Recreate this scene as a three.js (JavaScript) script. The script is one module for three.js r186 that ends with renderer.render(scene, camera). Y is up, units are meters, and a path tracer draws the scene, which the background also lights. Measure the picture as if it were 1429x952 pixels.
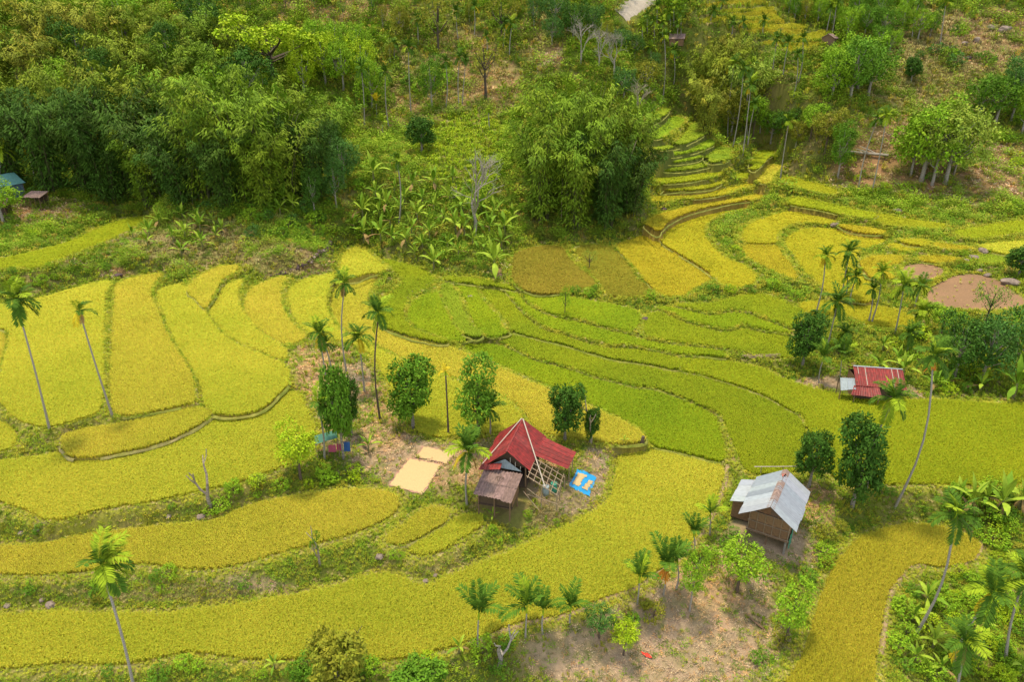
import * as THREE from 'three';
import { ImprovedNoise } from 'three/addons/math/ImprovedNoise.js';

// ---------------------------------------------------------------- camera, sky, sun, exposure
const scene = new THREE.Scene();
const PITCH = 24 * Math.PI / 180, EYE = 38, F = 953;
const camera = new THREE.PerspectiveCamera(2 * Math.atan(476 / F) * 180 / Math.PI, 1429 / 952, 0.5, 900);
camera.position.set(0, EYE, 0);
camera.rotation.x = -PITCH;
scene.add(camera);
const renderer = new THREE.WebGLRenderer({ antialias: true });
renderer.toneMapping = THREE.LinearToneMapping;
renderer.toneMappingExposure = 1.58;
renderer.shadowMap.enabled = true;
const SUN = new THREE.Vector3(-0.14, 1, -0.15).normalize();
{
  const W = 256, Hh = 128, d = new Float32Array(W * Hh * 4), n = new ImprovedNoise(), v = new THREE.Vector3();
  for (let j = 0; j < Hh; j++) for (let i = 0; i < W; i++) {
    const el = ((j + .5) / Hh - .5) * Math.PI, az = ((i + .5) / W - .5) * 2 * Math.PI;
    v.set(Math.cos(el) * Math.cos(az), Math.sin(el), Math.cos(el) * Math.sin(az));
    const up = Math.max(0, v.y), c = .5 + .5 * n.noise(v.x * 3 + 7, up * 4, v.z * 3), k = Math.pow(1 - up, 2);
    const cl = Math.min(1, Math.max(0, (c - .35) * 1.8)) * .6;
    const r = .48 + .20 * k, g = .53 + .14 * k, b = .60 + .06 * k, q = (j * W + i) * 4;
    d[q] = r + (.76 - r) * cl; d[q + 1] = g + (.76 - g) * cl; d[q + 2] = b + (.76 - b) * cl; d[q + 3] = 1;
  }
  const sky = new THREE.DataTexture(d, W, Hh, THREE.RGBAFormat, THREE.FloatType);
  sky.mapping = THREE.EquirectangularReflectionMapping; sky.magFilter = THREE.LinearFilter; sky.needsUpdate = true;
  scene.background = sky; scene.environment = sky; scene.backgroundIntensity = scene.environmentIntensity = 1.15;
}
const sun = new THREE.DirectionalLight(0xffecca, 3.0);
sun.position.copy(SUN).multiplyScalar(200).add(new THREE.Vector3(0, 0, -100)); sun.target.position.set(0, 0, -100);
sun.castShadow = true; sun.shadow.radius = 14; sun.shadow.mapSize.set(4096, 4096);
Object.assign(sun.shadow.camera, { left: -200, right: 200, top: 200, bottom: -200, near: 1, far: 500 });
scene.add(sun, sun.target);

// ---------------------------------------------------------------- helpers
let seed_ = 1;
const reseed = s => { seed_ = s >>> 0; };
const rnd = () => { seed_ = (seed_ + 0x6D2B79F5) >>> 0; let t = seed_; t = Math.imul(t ^ (t >>> 15), t | 1); t ^= t + Math.imul(t ^ (t >>> 7), t | 61); return ((t ^ (t >>> 14)) >>> 0) / 4294967296; };
const R = (a, b) => a + (b - a) * rnd();
const pn = new ImprovedNoise();
const noise = (x, z, s = 1, o = 0) => pn.noise(x / s + 31.7 + o, o * 1.7 + .5, z / s + 11.3);
const fbm = (x, z, s, o = 0) => noise(x, z, s, o) * .6 + noise(x, z, s * .45, o + 3) * .3 + noise(x, z, s * .2, o + 9) * .15;
const clamp = (v, a = 0, b = 1) => Math.min(b, Math.max(a, v));
const sstep = (a, b, v) => { const t = clamp((v - a) / (b - a)); return t * t * (3 - 2 * t); };
const lerp = (a, b, t) => a + (b - a) * t;
const cP = Math.cos(PITCH), sP = Math.sin(PITCH);
const V = (x, y, z) => new THREE.Vector3(x, y, z);
function ray(px, py) { const a = (px - 714.5) / F, b = -(py - 476) / F; return V(a, b * cP - sP, -b * sP - cP); }   // unit depth along the lens axis
function onLevel(px, py, y) { const r = ray(px, py), t = (y - EYE) / r.y; return [r.x * t, r.z * t]; }
const used = {};
function numbered(n) { const k = used[n] = (used[n] ?? -1) + 1; return k ? `${n}_${String(k).padStart(3, '0')}` : n; }
function tag(o, label, category, group, kind) { Object.assign(o.userData, { label, category }); if (group) o.userData.group = group; if (kind) o.userData.kind = kind; return o; }
function shade(o) { o.traverse(m => { if (m.isMesh) { m.castShadow = true; m.receiveShadow = true; } }); return o; }
function thing(name, label, category, group, p = [0, 0, 0], turn = 0) { const g = new THREE.Group(); g.name = numbered(name); g.position.set(...p); g.rotation.y = turn; scene.add(g); return tag(g, label, category, group); }
function mesh(name, geo, mat, parent) { const m = new THREE.Mesh(geo, mat); m.name = parent ? name : numbered(name); m.castShadow = m.receiveShadow = true; (parent || scene).add(m); return m; }

class MB {                                           // collects triangles into one geometry
  constructor() { this.p = []; this.c = []; this.u = []; this.i = []; }
  v(x, y, z, c = [1, 1, 1], u = 0, w = 0) { this.p.push(x, y, z); this.c.push(c[0], c[1], c[2]); this.u.push(u, w); return this.p.length / 3 - 1; }
  tri(a, b, c) { this.i.push(a, b, c); }
  quad(a, b, c, d) { this.i.push(a, b, c, a, c, d); }
  face(A, B, C, D, c, uv) {
    uv = uv || [[0, 0], [1, 0], [1, 1], [0, 1]];
    const a = this.v(A.x, A.y, A.z, c, ...uv[0]), b = this.v(B.x, B.y, B.z, c, ...uv[1]), e = this.v(C.x, C.y, C.z, c, ...uv[2]), f = D && this.v(D.x, D.y, D.z, c, ...uv[3]);
    D ? this.quad(a, b, e, f) : this.tri(a, b, e);
  }
  tube(pts, rad, n = 6, c = [1, 1, 1], cap = true) {
    const up = V(0, 1, 0), rings = []; let len = 0;
    for (let k = 0; k < pts.length; k++) {
      const t = (pts[Math.min(k + 1, pts.length - 1)].clone().sub(pts[Math.max(k - 1, 0)])).normalize();
      const a = Math.abs(t.y) > .95 ? V(1, 0, 0) : up, s = new THREE.Vector3().crossVectors(t, a).normalize(), b = new THREE.Vector3().crossVectors(s, t);
      if (k) len += pts[k].distanceTo(pts[k - 1]);
      const r = Array.isArray(rad) ? rad[k] : rad, ring = [];
      for (let q = 0; q <= n; q++) { const an = q / n * 2 * Math.PI, x = Math.cos(an) * r, y = Math.sin(an) * r; ring.push(this.v(pts[k].x + s.x * x + b.x * y, pts[k].y + s.y * x + b.y * y, pts[k].z + s.z * x + b.z * y, c, q / n, len)); }
      rings.push(ring);
    }
    for (let k = 0; k + 1 < rings.length; k++) for (let q = 0; q < n; q++) this.quad(rings[k][q], rings[k][q + 1], rings[k + 1][q + 1], rings[k + 1][q]);
    if (cap) for (const [k, f] of [[0, 0], [pts.length - 1, 1]]) { const m = this.v(pts[k].x, pts[k].y, pts[k].z, c, 0, len); for (let q = 0; q < n; q++) f ? this.tri(rings[k][q], rings[k][q + 1], m) : this.tri(rings[k][q + 1], rings[k][q], m); }
    return this;
  }
  box(A, ex, ey, ez, c) {                            // corner A and three edge vectors
    const P = (i, j, k) => A.clone().addScaledVector(ex, i).addScaledVector(ey, j).addScaledVector(ez, k);
    const lx = ex.length(), ly = ey.length(), lz = ez.length(), q = (a, b, d, e, u, w) => this.face(a, b, d, e, c, [[0, 0], [u, 0], [u, w], [0, w]]);
    q(P(0, 0, 1), P(1, 0, 1), P(1, 1, 1), P(0, 1, 1), lx, ly); q(P(1, 0, 0), P(0, 0, 0), P(0, 1, 0), P(1, 1, 0), lx, ly);
    q(P(0, 0, 0), P(0, 0, 1), P(0, 1, 1), P(0, 1, 0), lz, ly); q(P(1, 0, 1), P(1, 0, 0), P(1, 1, 0), P(1, 1, 1), lz, ly);
    q(P(0, 1, 1), P(1, 1, 1), P(1, 1, 0), P(0, 1, 0), lx, lz); q(P(0, 0, 0), P(1, 0, 0), P(1, 0, 1), P(0, 0, 1), lx, lz);
    return this;
  }
  leaf(p, d, n, l, w, c) {                           // diamond leaf from p along d, facing n, slightly folded
    const s = new THREE.Vector3().crossVectors(d, n).normalize().multiplyScalar(w / 2), m = p.clone().addScaledVector(d, l * .45), t = p.clone().addScaledVector(d, l).addScaledVector(n, -l * .12);
    const a = this.v(p.x, p.y, p.z, c), b = this.v(m.x + s.x, m.y + s.y, m.z + s.z, c), e = this.v(t.x, t.y, t.z, c), f = this.v(m.x - s.x, m.y - s.y, m.z - s.z, c);
    this.quad(a, b, e, f);
  }
  geo() {
    const g = new THREE.BufferGeometry();
    g.setAttribute('position', new THREE.Float32BufferAttribute(this.p, 3)); g.setAttribute('color', new THREE.Float32BufferAttribute(this.c, 3));
    g.setAttribute('uv', new THREE.Float32BufferAttribute(this.u, 2)); g.setIndex(this.i); g.computeVertexNormals(); return g;
  }
}
function tex(n, fn, sx = 1, sy = sx, srgb = true) {   // tiling texture; fn(u, v, periodic noise) -> [r, g, b] in 0..1
  const d = new Uint8Array(n * n * 4);
  const per = (u, v, f, o) => { const a = pn.noise(u * f + o, v * f, o), b = pn.noise((u - 1) * f + o, v * f, o), c = pn.noise(u * f + o, (v - 1) * f, o), e = pn.noise((u - 1) * f + o, (v - 1) * f, o); return lerp(lerp(a, b, u), lerp(c, e, u), v); };
  for (let j = 0; j < n; j++) for (let i = 0; i < n; i++) { const c = fn(i / n, j / n, per), q = (j * n + i) * 4; for (let k = 0; k < 3; k++) d[q + k] = clamp(c[k]) * 255; d[q + 3] = 255; }
  const t = new THREE.DataTexture(d, n, n); t.wrapS = t.wrapT = THREE.RepeatWrapping; t.magFilter = THREE.LinearFilter; t.minFilter = THREE.LinearMipmapLinearFilter; t.generateMipmaps = true;
  if (srgb) t.colorSpace = THREE.SRGBColorSpace; t.repeat.set(sx, sy); t.needsUpdate = true; return t;
}
reseed(5);
const T = {
  soil: tex(512, (u, v, p) => { const a = .80 + .16 * p(u, v, 60, 1) + .14 * p(u, v, 150, 2) + .10 * p(u, v, 14, 3) + R(-.12, .12); return [a, a * R(.95, 1.02), a * R(.88, 1.02)]; }, .25),
  bark: tex(128, (u, v, p) => { const a = .78 + .25 * p(u, v, 24, 4) + .18 * p(u, v * 6 % 1, 6, 5) + R(-.08, .08) - (v * 8 % 1 < .12 ? .22 : 0); return [a, a, a]; }, 1, .7),
  red: tex(256, (u, v, p) => { const s = p(u, v * .12, 40, 6), m = p(u, v, 9, 7), w = R(0, 1) < .004 ? .3 : 0; const a = .78 + .34 * s + .26 * m + .1 * p(u, v, 30, 18); const f = clamp(m * 2.2 - .4) * .55 + w; return [lerp(a, .85, f), lerp(a * .93, .74, f), lerp(a * .93, .7, f)]; }, .35),
  metal: tex(256, (u, v, p) => { const s = p(u, v * .15, 46, 8), m = p(u, v, 8, 9), r = clamp((p(u, v, 16, 10) - .28) * 2.6) * .6; const a = .9 + .1 * s + .07 * m; return [lerp(a, .66, r), lerp(a, .52, r), lerp(a, .44, r)]; }, .35),
  fibro: tex(256, (u, v, p) => { const a = .74 + .22 * p(u, v, 10, 11) + .2 * p(u, v * .2, 34, 12) + R(-.07, .07); return [a, a * .96, a * .94]; }, .4),
  weave: tex(128, (u, v, p) => { const c = (Math.floor(u * 16) + Math.floor(v * 16)) % 2, a = .74 + .13 * c + .16 * p(u, v, 7, 13) + R(-.07, .07); return [a, a * .96, a * .9]; }, .9),
  wood: tex(128, (u, v, p) => { const a = .78 + .24 * p(u * .5, v, 22, 14) + .16 * p(u, v * .2, 40, 15) + R(-.06, .06); return [a, a * .97, a * .93]; }, .8),
  grain: tex(256, (u, v, p) => { const a = .9 + .1 * p(u, v, 12, 16) + .08 * p(u, v, 60, 17) + R(-.09, .09); return [a, a, a * .97]; }, .8),
};
const lin = (r, g, b) => new THREE.Color().setRGB(r, g, b);
const std = (c, o = {}) => new THREE.MeshStandardMaterial({ color: lin(...c), roughness: .85, vertexColors: true, side: THREE.DoubleSide, ...o });
const leafMat = (c) => new THREE.MeshPhysicalMaterial({ color: lin(...c), roughness: .8, specularIntensity: .35, vertexColors: true, side: THREE.DoubleSide });

// ---------------------------------------------------------------- paddies: outline in the survey picture, level above the lowest big field
// crop: Y ripe gold, G green, O ochre gold, B brown stubble, L light green, M yellow green, S bare fallow soil
const PADDY = [
['Y',4.2,[0,424,34,421,84,407,148,391,156,393,148,408,145,444,144,478,144,518,142,552,134,575,111,582,74,592,50,591,20,579,4,562,-6,545,2,520,8,495,13,475,9,458,-30,452,-40,424],'with two tall palms leaning over it'],
['Y',3.7,[-60,458,0,460,8,472,3,495,-3,515,-15,540,-60,545],'behind a curved bund, cut by the picture edge'],
['Y',3.3,[-60,570,0,588,22,603,18,620,-5,630,-60,636],'in the corner below the first palm'],
['Y',3.9,[165,394,188,386,223,381,215,394,210,407,222,438,235,468,252,495,269,525,270,545,267,560,235,567,202,574,168,577,158,569,155,545,156,498,158,451,160,417],'second long strip from the two leaning palms'],
['Y',3.5,[224,404,249,396,261,399,266,411,279,424,289,438,303,458,323,475,350,488,377,498,400,512,402,532,387,549,366,569,336,577,306,577,289,566,282,542,269,515,249,485,232,444],'broad sweeping strip ending at the bare palm bank'],
['Y',3.9,[265,397,289,379,313,370,331,369,331,377,313,387,303,401,292,421,286,428,272,414,262,407],'smallest leaf shaped strip under the stone wall'],
['Y',3.2,[316,397,338,389,333,407,336,428,350,448,370,468,393,481,402,492,393,500,370,491,343,481,319,468,303,451,292,434,303,418],'narrow curved strip beside the leaf shaped one'],
['Y',2.9,[353,401,373,391,397,384,392,404,393,424,403,444,417,458,427,468,417,475,397,478,376,468,356,454,343,434,343,414],'short curved strip above the dry palm bank'],
['Y',2.5,[410,397,437,386,465,381,460,397,455,421,460,441,474,458,505,476,540,491,580,512,620,525,655,537,690,550,715,565,728,583,700,600,650,605,610,607,585,600,560,560,535,520,515,490,480,475,450,468,430,462,415,448,405,425,403,408],'long bent band behind the row of palms and the red hut'],
['Y',1.35,[470,400,484,394,505,388,530,383,522,395,513,412,516,435,528,452,550,463,590,472,630,483,680,504,730,527,790,552,850,578,890,598,900,612,870,617,830,613,790,608,750,597,737,580,717,560,690,546,655,532,620,520,580,507,540,486,505,471,478,454,466,440,463,420],'pointed band that tapers off behind the red hut'],
['Y',2.5,[482,350,497,344,530,364,541,374,514,384,497,391,482,391],'small gold patch beside the banana grove'],
['G',1.9,[532,360,564,367,594,377,608,391,606,396,581,407,566,424,564,441,574,455,594,465,625,475,621,478,591,474,554,463,530,451,524,434,530,421,551,404,562,391,547,374],'outer ring of the green bowl'],
['G',1.8,[608,407,614,418,625,438,631,451,645,465,658,471,635,475,608,466,581,455,571,441,574,424,591,412],'inner crescent of the green bowl'],
['L',1.65,[616,397,625,394,635,404,641,414,648,434,658,451,673,468,663,471,648,465,635,451,625,431,618,414],'bright narrow strip inside the green bowl'],
['G',1.45,[638,397,661,397,668,411,682,428,695,441,702,458,712,463,688,468,678,466,663,451,655,434,646,411],'strip with a flat grey stone inside the green bowl'],
['G',1.2,[672,402,700,404,714,420,728,437,748,453,766,463,785,467,810,476,845,485,875,486,915,491,944,498,966,500,947,513,915,508,886,503,853,498,835,493,810,486,785,478,760,473,734,466,716,461,712,453,698,436,684,421],'wavy green band ending at the short cross bund'],
['G',1.6,[708,404,722,408,728,418,748,433,768,441,793,447,818,452,842,460,871,466,893,472,919,478,944,482,974,485,1008,489,1012,496,972,493,944,491,915,485,875,479,849,479,840,475,810,469,785,460,768,457,751,447,734,434,721,421],'thin wavy green band under the boulder'],
['G',2.0,[618,386,650,386,684,391,708,397,722,404,705,401,668,396,645,393,630,391],'thin dark green sliver below the bananas'],
['G',2.0,[732,408,751,412,785,413,820,418,853,424,886,432,893,440,888,455,880,461,871,459,842,453,820,446,793,440,768,435,752,428,738,418],'green band between the brown paddy and the boulder'],
['G',2.0,[904,440,915,434,935,441,957,451,985,458,1014,463,1041,458,1058,463,1080,466,1100,470,1112,480,1108,497,1060,492,1010,483,974,478,944,475,919,471,902,466,899,452],'green band from the boulder to the log pile'],
['G',2.4,[918,428,944,429,970,436,992,440,1018,436,1041,438,1063,446,1085,454,1103,462,1080,460,1058,456,1041,450,1014,456,985,451,957,444,937,434],'thin rippling green band above the log pile'],
['G',2.8,[944,424,992,422,1030,412,1049,409,1074,412,1102,424,1120,434,1112,450,1103,454,1085,447,1063,439,1041,431,1018,429,992,434,970,430],'highest green hump in front of the ochre fields'],
['G',.4,[628,481,650,488,690,505,740,525,800,552,860,579,895,598,905,612,914,620,943,626,974,634,1008,641,1010,625,1004,600,995,578,974,567,943,554,911,544,887,542,857,534,830,528,805,519,777,511,746,503,714,488,687,480,660,477],'longest green band curving round to the gold field'],
['G',.8,[716,464,734,469,760,476,785,481,810,489,835,496,853,501,886,506,915,511,944,518,974,523,1003,531,1041,543,1074,557,1102,573,1114,580,1122,597,1129,616,1125,640,1110,655,1048,657,1036,645,1026,622,1015,598,1003,574,974,561,943,548,911,538,887,536,857,528,830,522,805,513,777,505,746,497,720,485,700,472],'green field directly behind the grey roofed hut'],
['M',1.1,[972,499,1003,500,1025,505,1063,513,1085,524,1113,535,1137,542,1184,551,1235,555,1285,557,1319,557,1386,562,1470,566,1470,672,1429,672,1319,673,1268,672,1235,674,1208,677,1180,672,1155,655,1140,635,1133,610,1126,592,1118,576,1102,569,1074,553,1041,539,1003,527,974,519,951,514],'wide yellow green field in front of the tin shed'],
['Y',3.4,[88,606,120,596,160,590,202,582,269,567,289,570,294,577,280,588,249,605,202,621,160,630,120,636,96,632,88,620],'half moon strip held by a curved grassy bank'],
['Y',2.8,[305,583,336,583,366,574,390,555,402,545,415,548,425,560,432,580,440,595,425,620,415,640,390,650,340,668,290,680,210,697,150,705,100,718,70,722,40,710,0,697,-60,690,-60,645,20,640,60,635,84,630,92,640,120,642,160,637,210,627,255,611,285,595],'large field above the weedy bank with a bare dead tree'],
['Y',1.4,[-60,760,0,760,60,757,120,744,180,737,250,730,300,724,340,707,400,692,480,682,520,681,552,690,555,705,540,720,500,738,440,755,390,768,340,782,290,790,240,788,200,783,150,790,60,798,0,797,-60,797],'middle band above the bare lopped tree'],
['Y',0,[-60,857,0,857,34,855,84,850,134,855,168,854,235,855,286,847,336,842,387,832,437,824,480,813,507,803,547,800,574,810,598,815,621,803,665,787,698,773,749,750,782,736,816,719,846,699,856,676,861,649,862,637,880,630,905,629,914,626,943,632,974,640,1003,647,1010,657,1003,680,993,705,980,733,958,763,930,786,905,803,883,818,843,831,782,855,732,863,682,880,648,893,614,903,564,915,527,918,430,915,387,917,336,915,286,908,252,908,202,918,151,924,94,920,50,925,0,929,-60,930],'huge sickle shaped field wrapping round the red hut'],
['Y',1.3,[537,750,564,729,598,706,625,709,625,721,598,740,564,755,544,756],'small lens shaped plot beside the drying mats'],
['Y',1.0,[571,763,614,736,641,719,672,716,673,729,648,746,614,766,581,771],'small lens shaped plot just below the red hut'],
['K',-1.0,[1235,736,1272,729,1312,733,1346,743,1366,756,1362,775,1346,783,1312,787,1278,785,1260,799,1242,820,1233,848,1228,882,1222,918,1205,1000,1070,1000,1117,918,1137,861,1147,827,1161,793,1178,770,1204,746],'field with an earth path beside the grey hut'],
['M',6.8,[-60,366,0,360,50,350,101,335,141,317,175,305,200,302,195,312,161,330,118,347,74,364,47,373,20,372,-60,379],'lone strip below the farmyard and dark bamboo'],
['B',2.6,[720,353,758,342,783,344,793,358,808,373,831,396,811,401,781,407,750,409,728,401,715,389,715,371],'dull brown rounded paddy beside the bananas'],
['B',2.8,[803,351,813,342,841,342,861,351,876,368,891,391,909,399,909,409,851,411,844,401,826,381,811,361],'dull brown paddy with a young tree on its bund'],
['O',3.2,[861,341,881,333,902,328,917,331,927,343,952,358,977,373,994,385,972,399,952,411,927,411,912,401,897,386,881,366,866,351],'ochre slanting paddy in the lee of the bamboo'],
['O',3.7,[923,336,924,323,937,313,952,307,977,299,1015,292,1050,285,1048,290,1015,298,995,305,985,315,985,331,997,346,1015,361,1035,368,1053,381,1053,391,1035,399,1015,399,997,386,977,371,952,356],'hook shaped ochre paddy round a green hollow'],
['O',5.5,[899,313,914,300,942,292,977,283,1015,278,1062,270,1062,276,1015,284,977,293,952,301,932,312,923,321,917,328,902,318],'long ochre terrace curling down past the bamboo'],
['O',6.8,[909,281,922,281,951,277,983,275,1011,270,1040,262,1062,257,1049,255,1024,260,992,266,966,270,936,271,911,276],'ochre terrace lowest of the stair of terraces'],
['M',8.1,[923,268,932,262,955,260,992,257,1007,253,995,262,966,265,936,266],'second step of the stair of terraces'],
['M',9.4,[917,248,955,243,992,240,1019,238,1007,243,983,248,955,252,924,253],'third step of the stair of terraces'],
['L',10.9,[926,232,964,228,996,225,1000,228,983,233,955,237,928,237],'fourth step of the stair of terraces'],
['L',12.2,[928,223,955,219,977,216,979,221,964,225,932,227],'short green step of the stair of terraces'],
['L',12.0,[981,219,992,211,1007,206,1019,209,1019,217,1009,224,992,225],'rounded green step beside the tall palms'],
['L',13.6,[930,211,955,208,977,200,992,196,996,202,977,209,955,214,936,216],'slanting green step of the stair of terraces'],
['L',15.4,[909,202,932,200,951,190,966,175,977,173,987,179,981,189,966,196,945,203,922,205],'wide bright green step of the stair of terraces'],
['L',17.2,[898,190,917,190,939,181,955,168,941,165,926,172,909,179],'green step crossed by fallen bare branches'],
['L',19.6,[903,164,917,155,932,153,922,166,903,172],'topmost green step of the stair of terraces'],
['M',10.2,[1045,232,1053,217,1064,209,1079,211,1068,223,1060,232,1051,238],'upper of two leaf shaped plots by a lone palm'],
['Y',8.1,[1057,253,1064,238,1074,228,1089,230,1083,242,1070,255],'lower of two leaf shaped plots by a lone palm'],
['M',7.9,[1026,243,1057,240,1053,247,1030,249],'tiny plot between the stair of terraces and leaf shaped plots'],
['M',6.9,[1089,249,1101,246,1125,252,1150,259,1170,266,1160,271,1130,265,1098,259],'thin strip under the scrubby brown slope'],
['O',4.2,[1036,332,1042,315,1069,303,1107,294,1142,301,1165,307,1157,312,1127,310,1104,313,1086,323,1080,338,1045,338],'ochre paddy bending round the round field'],
['O',3.9,[1041,341,1080,341,1092,356,1107,373,1110,388,1083,379,1060,367,1042,356],'ochre crescent beside the round field'],
['O',3.5,[1095,338,1110,323,1142,317,1174,322,1198,328,1233,334,1227,341,1198,350,1198,367,1212,388,1221,402,1212,420,1186,417,1157,408,1139,391,1121,376,1110,359],'big round ochre field behind the small palms'],
['O',4.2,[1200,366,1215,357,1256,356,1259,364,1242,370,1245,388,1215,386,1206,376],'small ochre field beside the bare pond'],
['M',5.7,[1098,279,1113,275,1151,282,1186,290,1224,298,1209,304,1174,298,1142,291,1107,285],'bright strip under the brown slope, near a boulder'],
['M',5.3,[1214,304,1229,298,1274,306,1318,312,1315,319,1274,317,1233,312],'bright strip directly below the reddish boulder'],
['M',5.2,[1333,322,1362,317,1400,310,1429,307,1490,301,1490,320,1429,323,1391,329,1356,332,1336,328],'bright strip below the bare brown hillside'],
['O',4.5,[1171,312,1201,315,1236,322,1221,326,1186,322],'thin ochre sliver above the round field'],
['O',4.9,[1256,334,1292,334,1297,341,1268,341],'short ochre sliver above a weedy bank'],
['O',4.8,[1303,338,1359,345,1333,348,1306,344],'short ochre sliver beside the boulders'],
['O',4.4,[1242,339,1286,345,1262,350,1245,347],'ochre sliver between two weedy banks'],
['O',4.2,[1280,358,1318,356,1344,363,1318,366,1286,363],'ochre sliver directly above the bare ponds'],
['Y',4.6,[1368,342,1429,335,1490,332,1490,352,1429,351,1406,354,1377,348],'gold strip behind the dark round tree'],
['L',4.1,[1359,358,1374,354,1403,357,1403,366,1374,366],'small green patch beside the boulders'],
['S',4.0,[1259,376,1268,370,1297,369,1315,376,1309,388,1283,394,1265,388],'small bare reddish pond ringed by grass'],
['S',3.5,[1292,414,1303,400,1333,385,1362,383,1391,391,1415,408,1430,420,1420,430,1377,434,1333,432,1300,426],'large bare reddish pond'],
['O',2.8,[1116,423,1151,420,1192,426,1221,426,1268,438,1271,455,1215,452,1186,441,1133,438],'ochre strip behind the round tree and small palms'],
['Y',41.5,[978,8,1014,2.5,1068,1,1068,5,1017,8,984,10],'highest far terrace'],
['Y',39.7,[1000,16,1041,13,1078,11,1079,15,1041,16,1005,19],'second far terrace from the top'],
['Y',38.9,[1017,21,1041,18,1081,16,1083,20,1044,22,1021,23],'third far terrace from the top'],
['Y',38.0,[980,30,1017,24,1051,23.5,1083,22,1089,28,1051,28,1017,28,984,33],'fourth far terrace from the top'],
['Y',37.2,[1034,31,1068,30,1093,29,1095,33,1068,33,1034,34.5],'fifth far terrace from the top'],
['Y',36.2,[1042,36,1084,35,1123,36,1125,40,1093,42,1047,41],'sixth far terrace from the top'],
['Y',34.9,[1041,44,1084,43,1123,44,1123,49,1084,49,1051,47],'seventh far terrace from the top'],
['Y',34.2,[1101,52,1128,47,1152,44,1163,48,1150,54,1142,57,1115,57],'far terrace beside the small shed'],
['Y',33.0,[1064,60,1101,60,1142,60.5,1142,64,1101,65,1071,64],'far terrace below the small shed'],
['Y',31.9,[1088,67,1118,66,1143,68,1118,73,1093,72],'lowest of the far gold terraces'],
['L',28.5,[1078,91,1101,92,1111,97,1093,98],'far green plot under the gold terraces'],
['L',26.6,[1084,104,1110,106,1133,108,1133,112,1110,111],'far green strip beside the big round trees'],
['L',23.8,[1073,126,1101,125,1111,129,1088,130],'far green plot in the middle of the gully'],
['L',21.0,[1073,148,1098,141,1111,148,1084,153],'far green plot at the foot of the gully'],
];
const farDepth = y => 178 + (150 - y) * .32;         // the far hillside, by picture row
const paddies = PADDY.map(([crop, level, pts, place]) => {
  const cx = []; for (let k = 0; k < pts.length; k += 2) cx.push([pts[k], pts[k + 1]]);
  const my = cx.reduce((s, p) => s + p[1], 0) / cx.length, mx = cx.reduce((s, p) => s + p[0], 0) / cx.length, soft = my < 152;
  if (soft || (my < 262 && mx > 890 && mx < 1030)) for (const p of cx) p[1] = my + (p[1] - my) * (soft ? 1.05 : 1.22);
       // far plots follow the slope of the hillside
  const w = cx.map(([x, y]) => { if (soft) { const r = ray(x, y), d = farDepth(y) / -r.z; return V(r.x * d, 0, r.z * d); } const q = onLevel(x, y, level + (crop === 'S' ? 0 : .4)); return V(q[0], 0, q[1]); });
  const curve = new THREE.CatmullRomCurve3(w, true, 'centripetal'), n = Math.max(24, Math.min(320, Math.round(curve.getLength() / .55)));
  const out = curve.getSpacedPoints(n).slice(0, n).map(p => [p.x, p.z]);
  let area = 0; out.forEach((p, k) => { const q = out[(k + 1) % n]; area += p[0] * q[1] - q[0] * p[1]; });
  if (area < 0) out.reverse();
  if (!soft && crop !== 'S') { const g = out.map((c, k) => { const a = out[(k + n - 1) % n], e = out[(k + 1) % n], nx = e[1] - a[1], nz = a[0] - e[0], l = Math.hypot(nx, nz) || 1; return [c[0] + nx / l * .03, c[1] + nz / l * .03]; }); g.forEach((p, k) => { out[k] = p; }); }
  let x0 = 1e9, x1 = -1e9, z0 = 1e9, z1 = -1e9; for (const [x, z] of out) { x0 = Math.min(x0, x); x1 = Math.max(x1, x); z0 = Math.min(z0, z); z1 = Math.max(z1, z); }
  return { crop, level, soft, px: cx, out, place, x0, x1, z0, z1, area: Math.abs(area) / 2 };
});
function inside(o, x, z) { let c = false; for (let i = 0, j = o.length - 1; i < o.length; j = i++) { const a = o[i], b = o[j]; if ((a[1] > z) !== (b[1] > z) && x < (b[0] - a[0]) * (z - a[1]) / (b[1] - a[1]) + a[0]) c = !c; } return c; }
const CELL = 3, cells = new Map(), REACH = 3;
const cellKey = (x, z) => Math.floor(x / CELL) * 5000 + Math.floor(z / CELL);
paddies.forEach((p, k) => { if (p.soft) return; const n = p.out.length;
  for (let s = 0; s < n; s++) { const a = p.out[s], b = p.out[(s + 1) % n];
    for (let i = Math.floor((Math.min(a[0], b[0]) - REACH) / CELL); i <= Math.floor((Math.max(a[0], b[0]) + REACH) / CELL); i++) for (let j = Math.floor((Math.min(a[1], b[1]) - REACH) / CELL); j <= Math.floor((Math.max(a[1], b[1]) + REACH) / CELL); j++) {
      const q = i * 5000 + j; let c = cells.get(q); if (!c) cells.set(q, c = new Map()); let l = c.get(k); if (!l) c.set(k, l = []); l.push(a[0], a[1], b[0] - a[0], b[1] - a[1]);
    } }
  for (let i = Math.floor(p.x0 / CELL); i <= Math.floor(p.x1 / CELL); i++) for (let j = Math.floor(p.z0 / CELL); j <= Math.floor(p.z1 / CELL); j++) { const q = i * 5000 + j; let c = cells.get(q); if (c && c.has(k)) continue; if (inside(p.out, (i + .5) * CELL, (j + .5) * CELL)) { if (!c) cells.set(q, c = new Map()); c.set(k, null); } }
});
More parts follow.
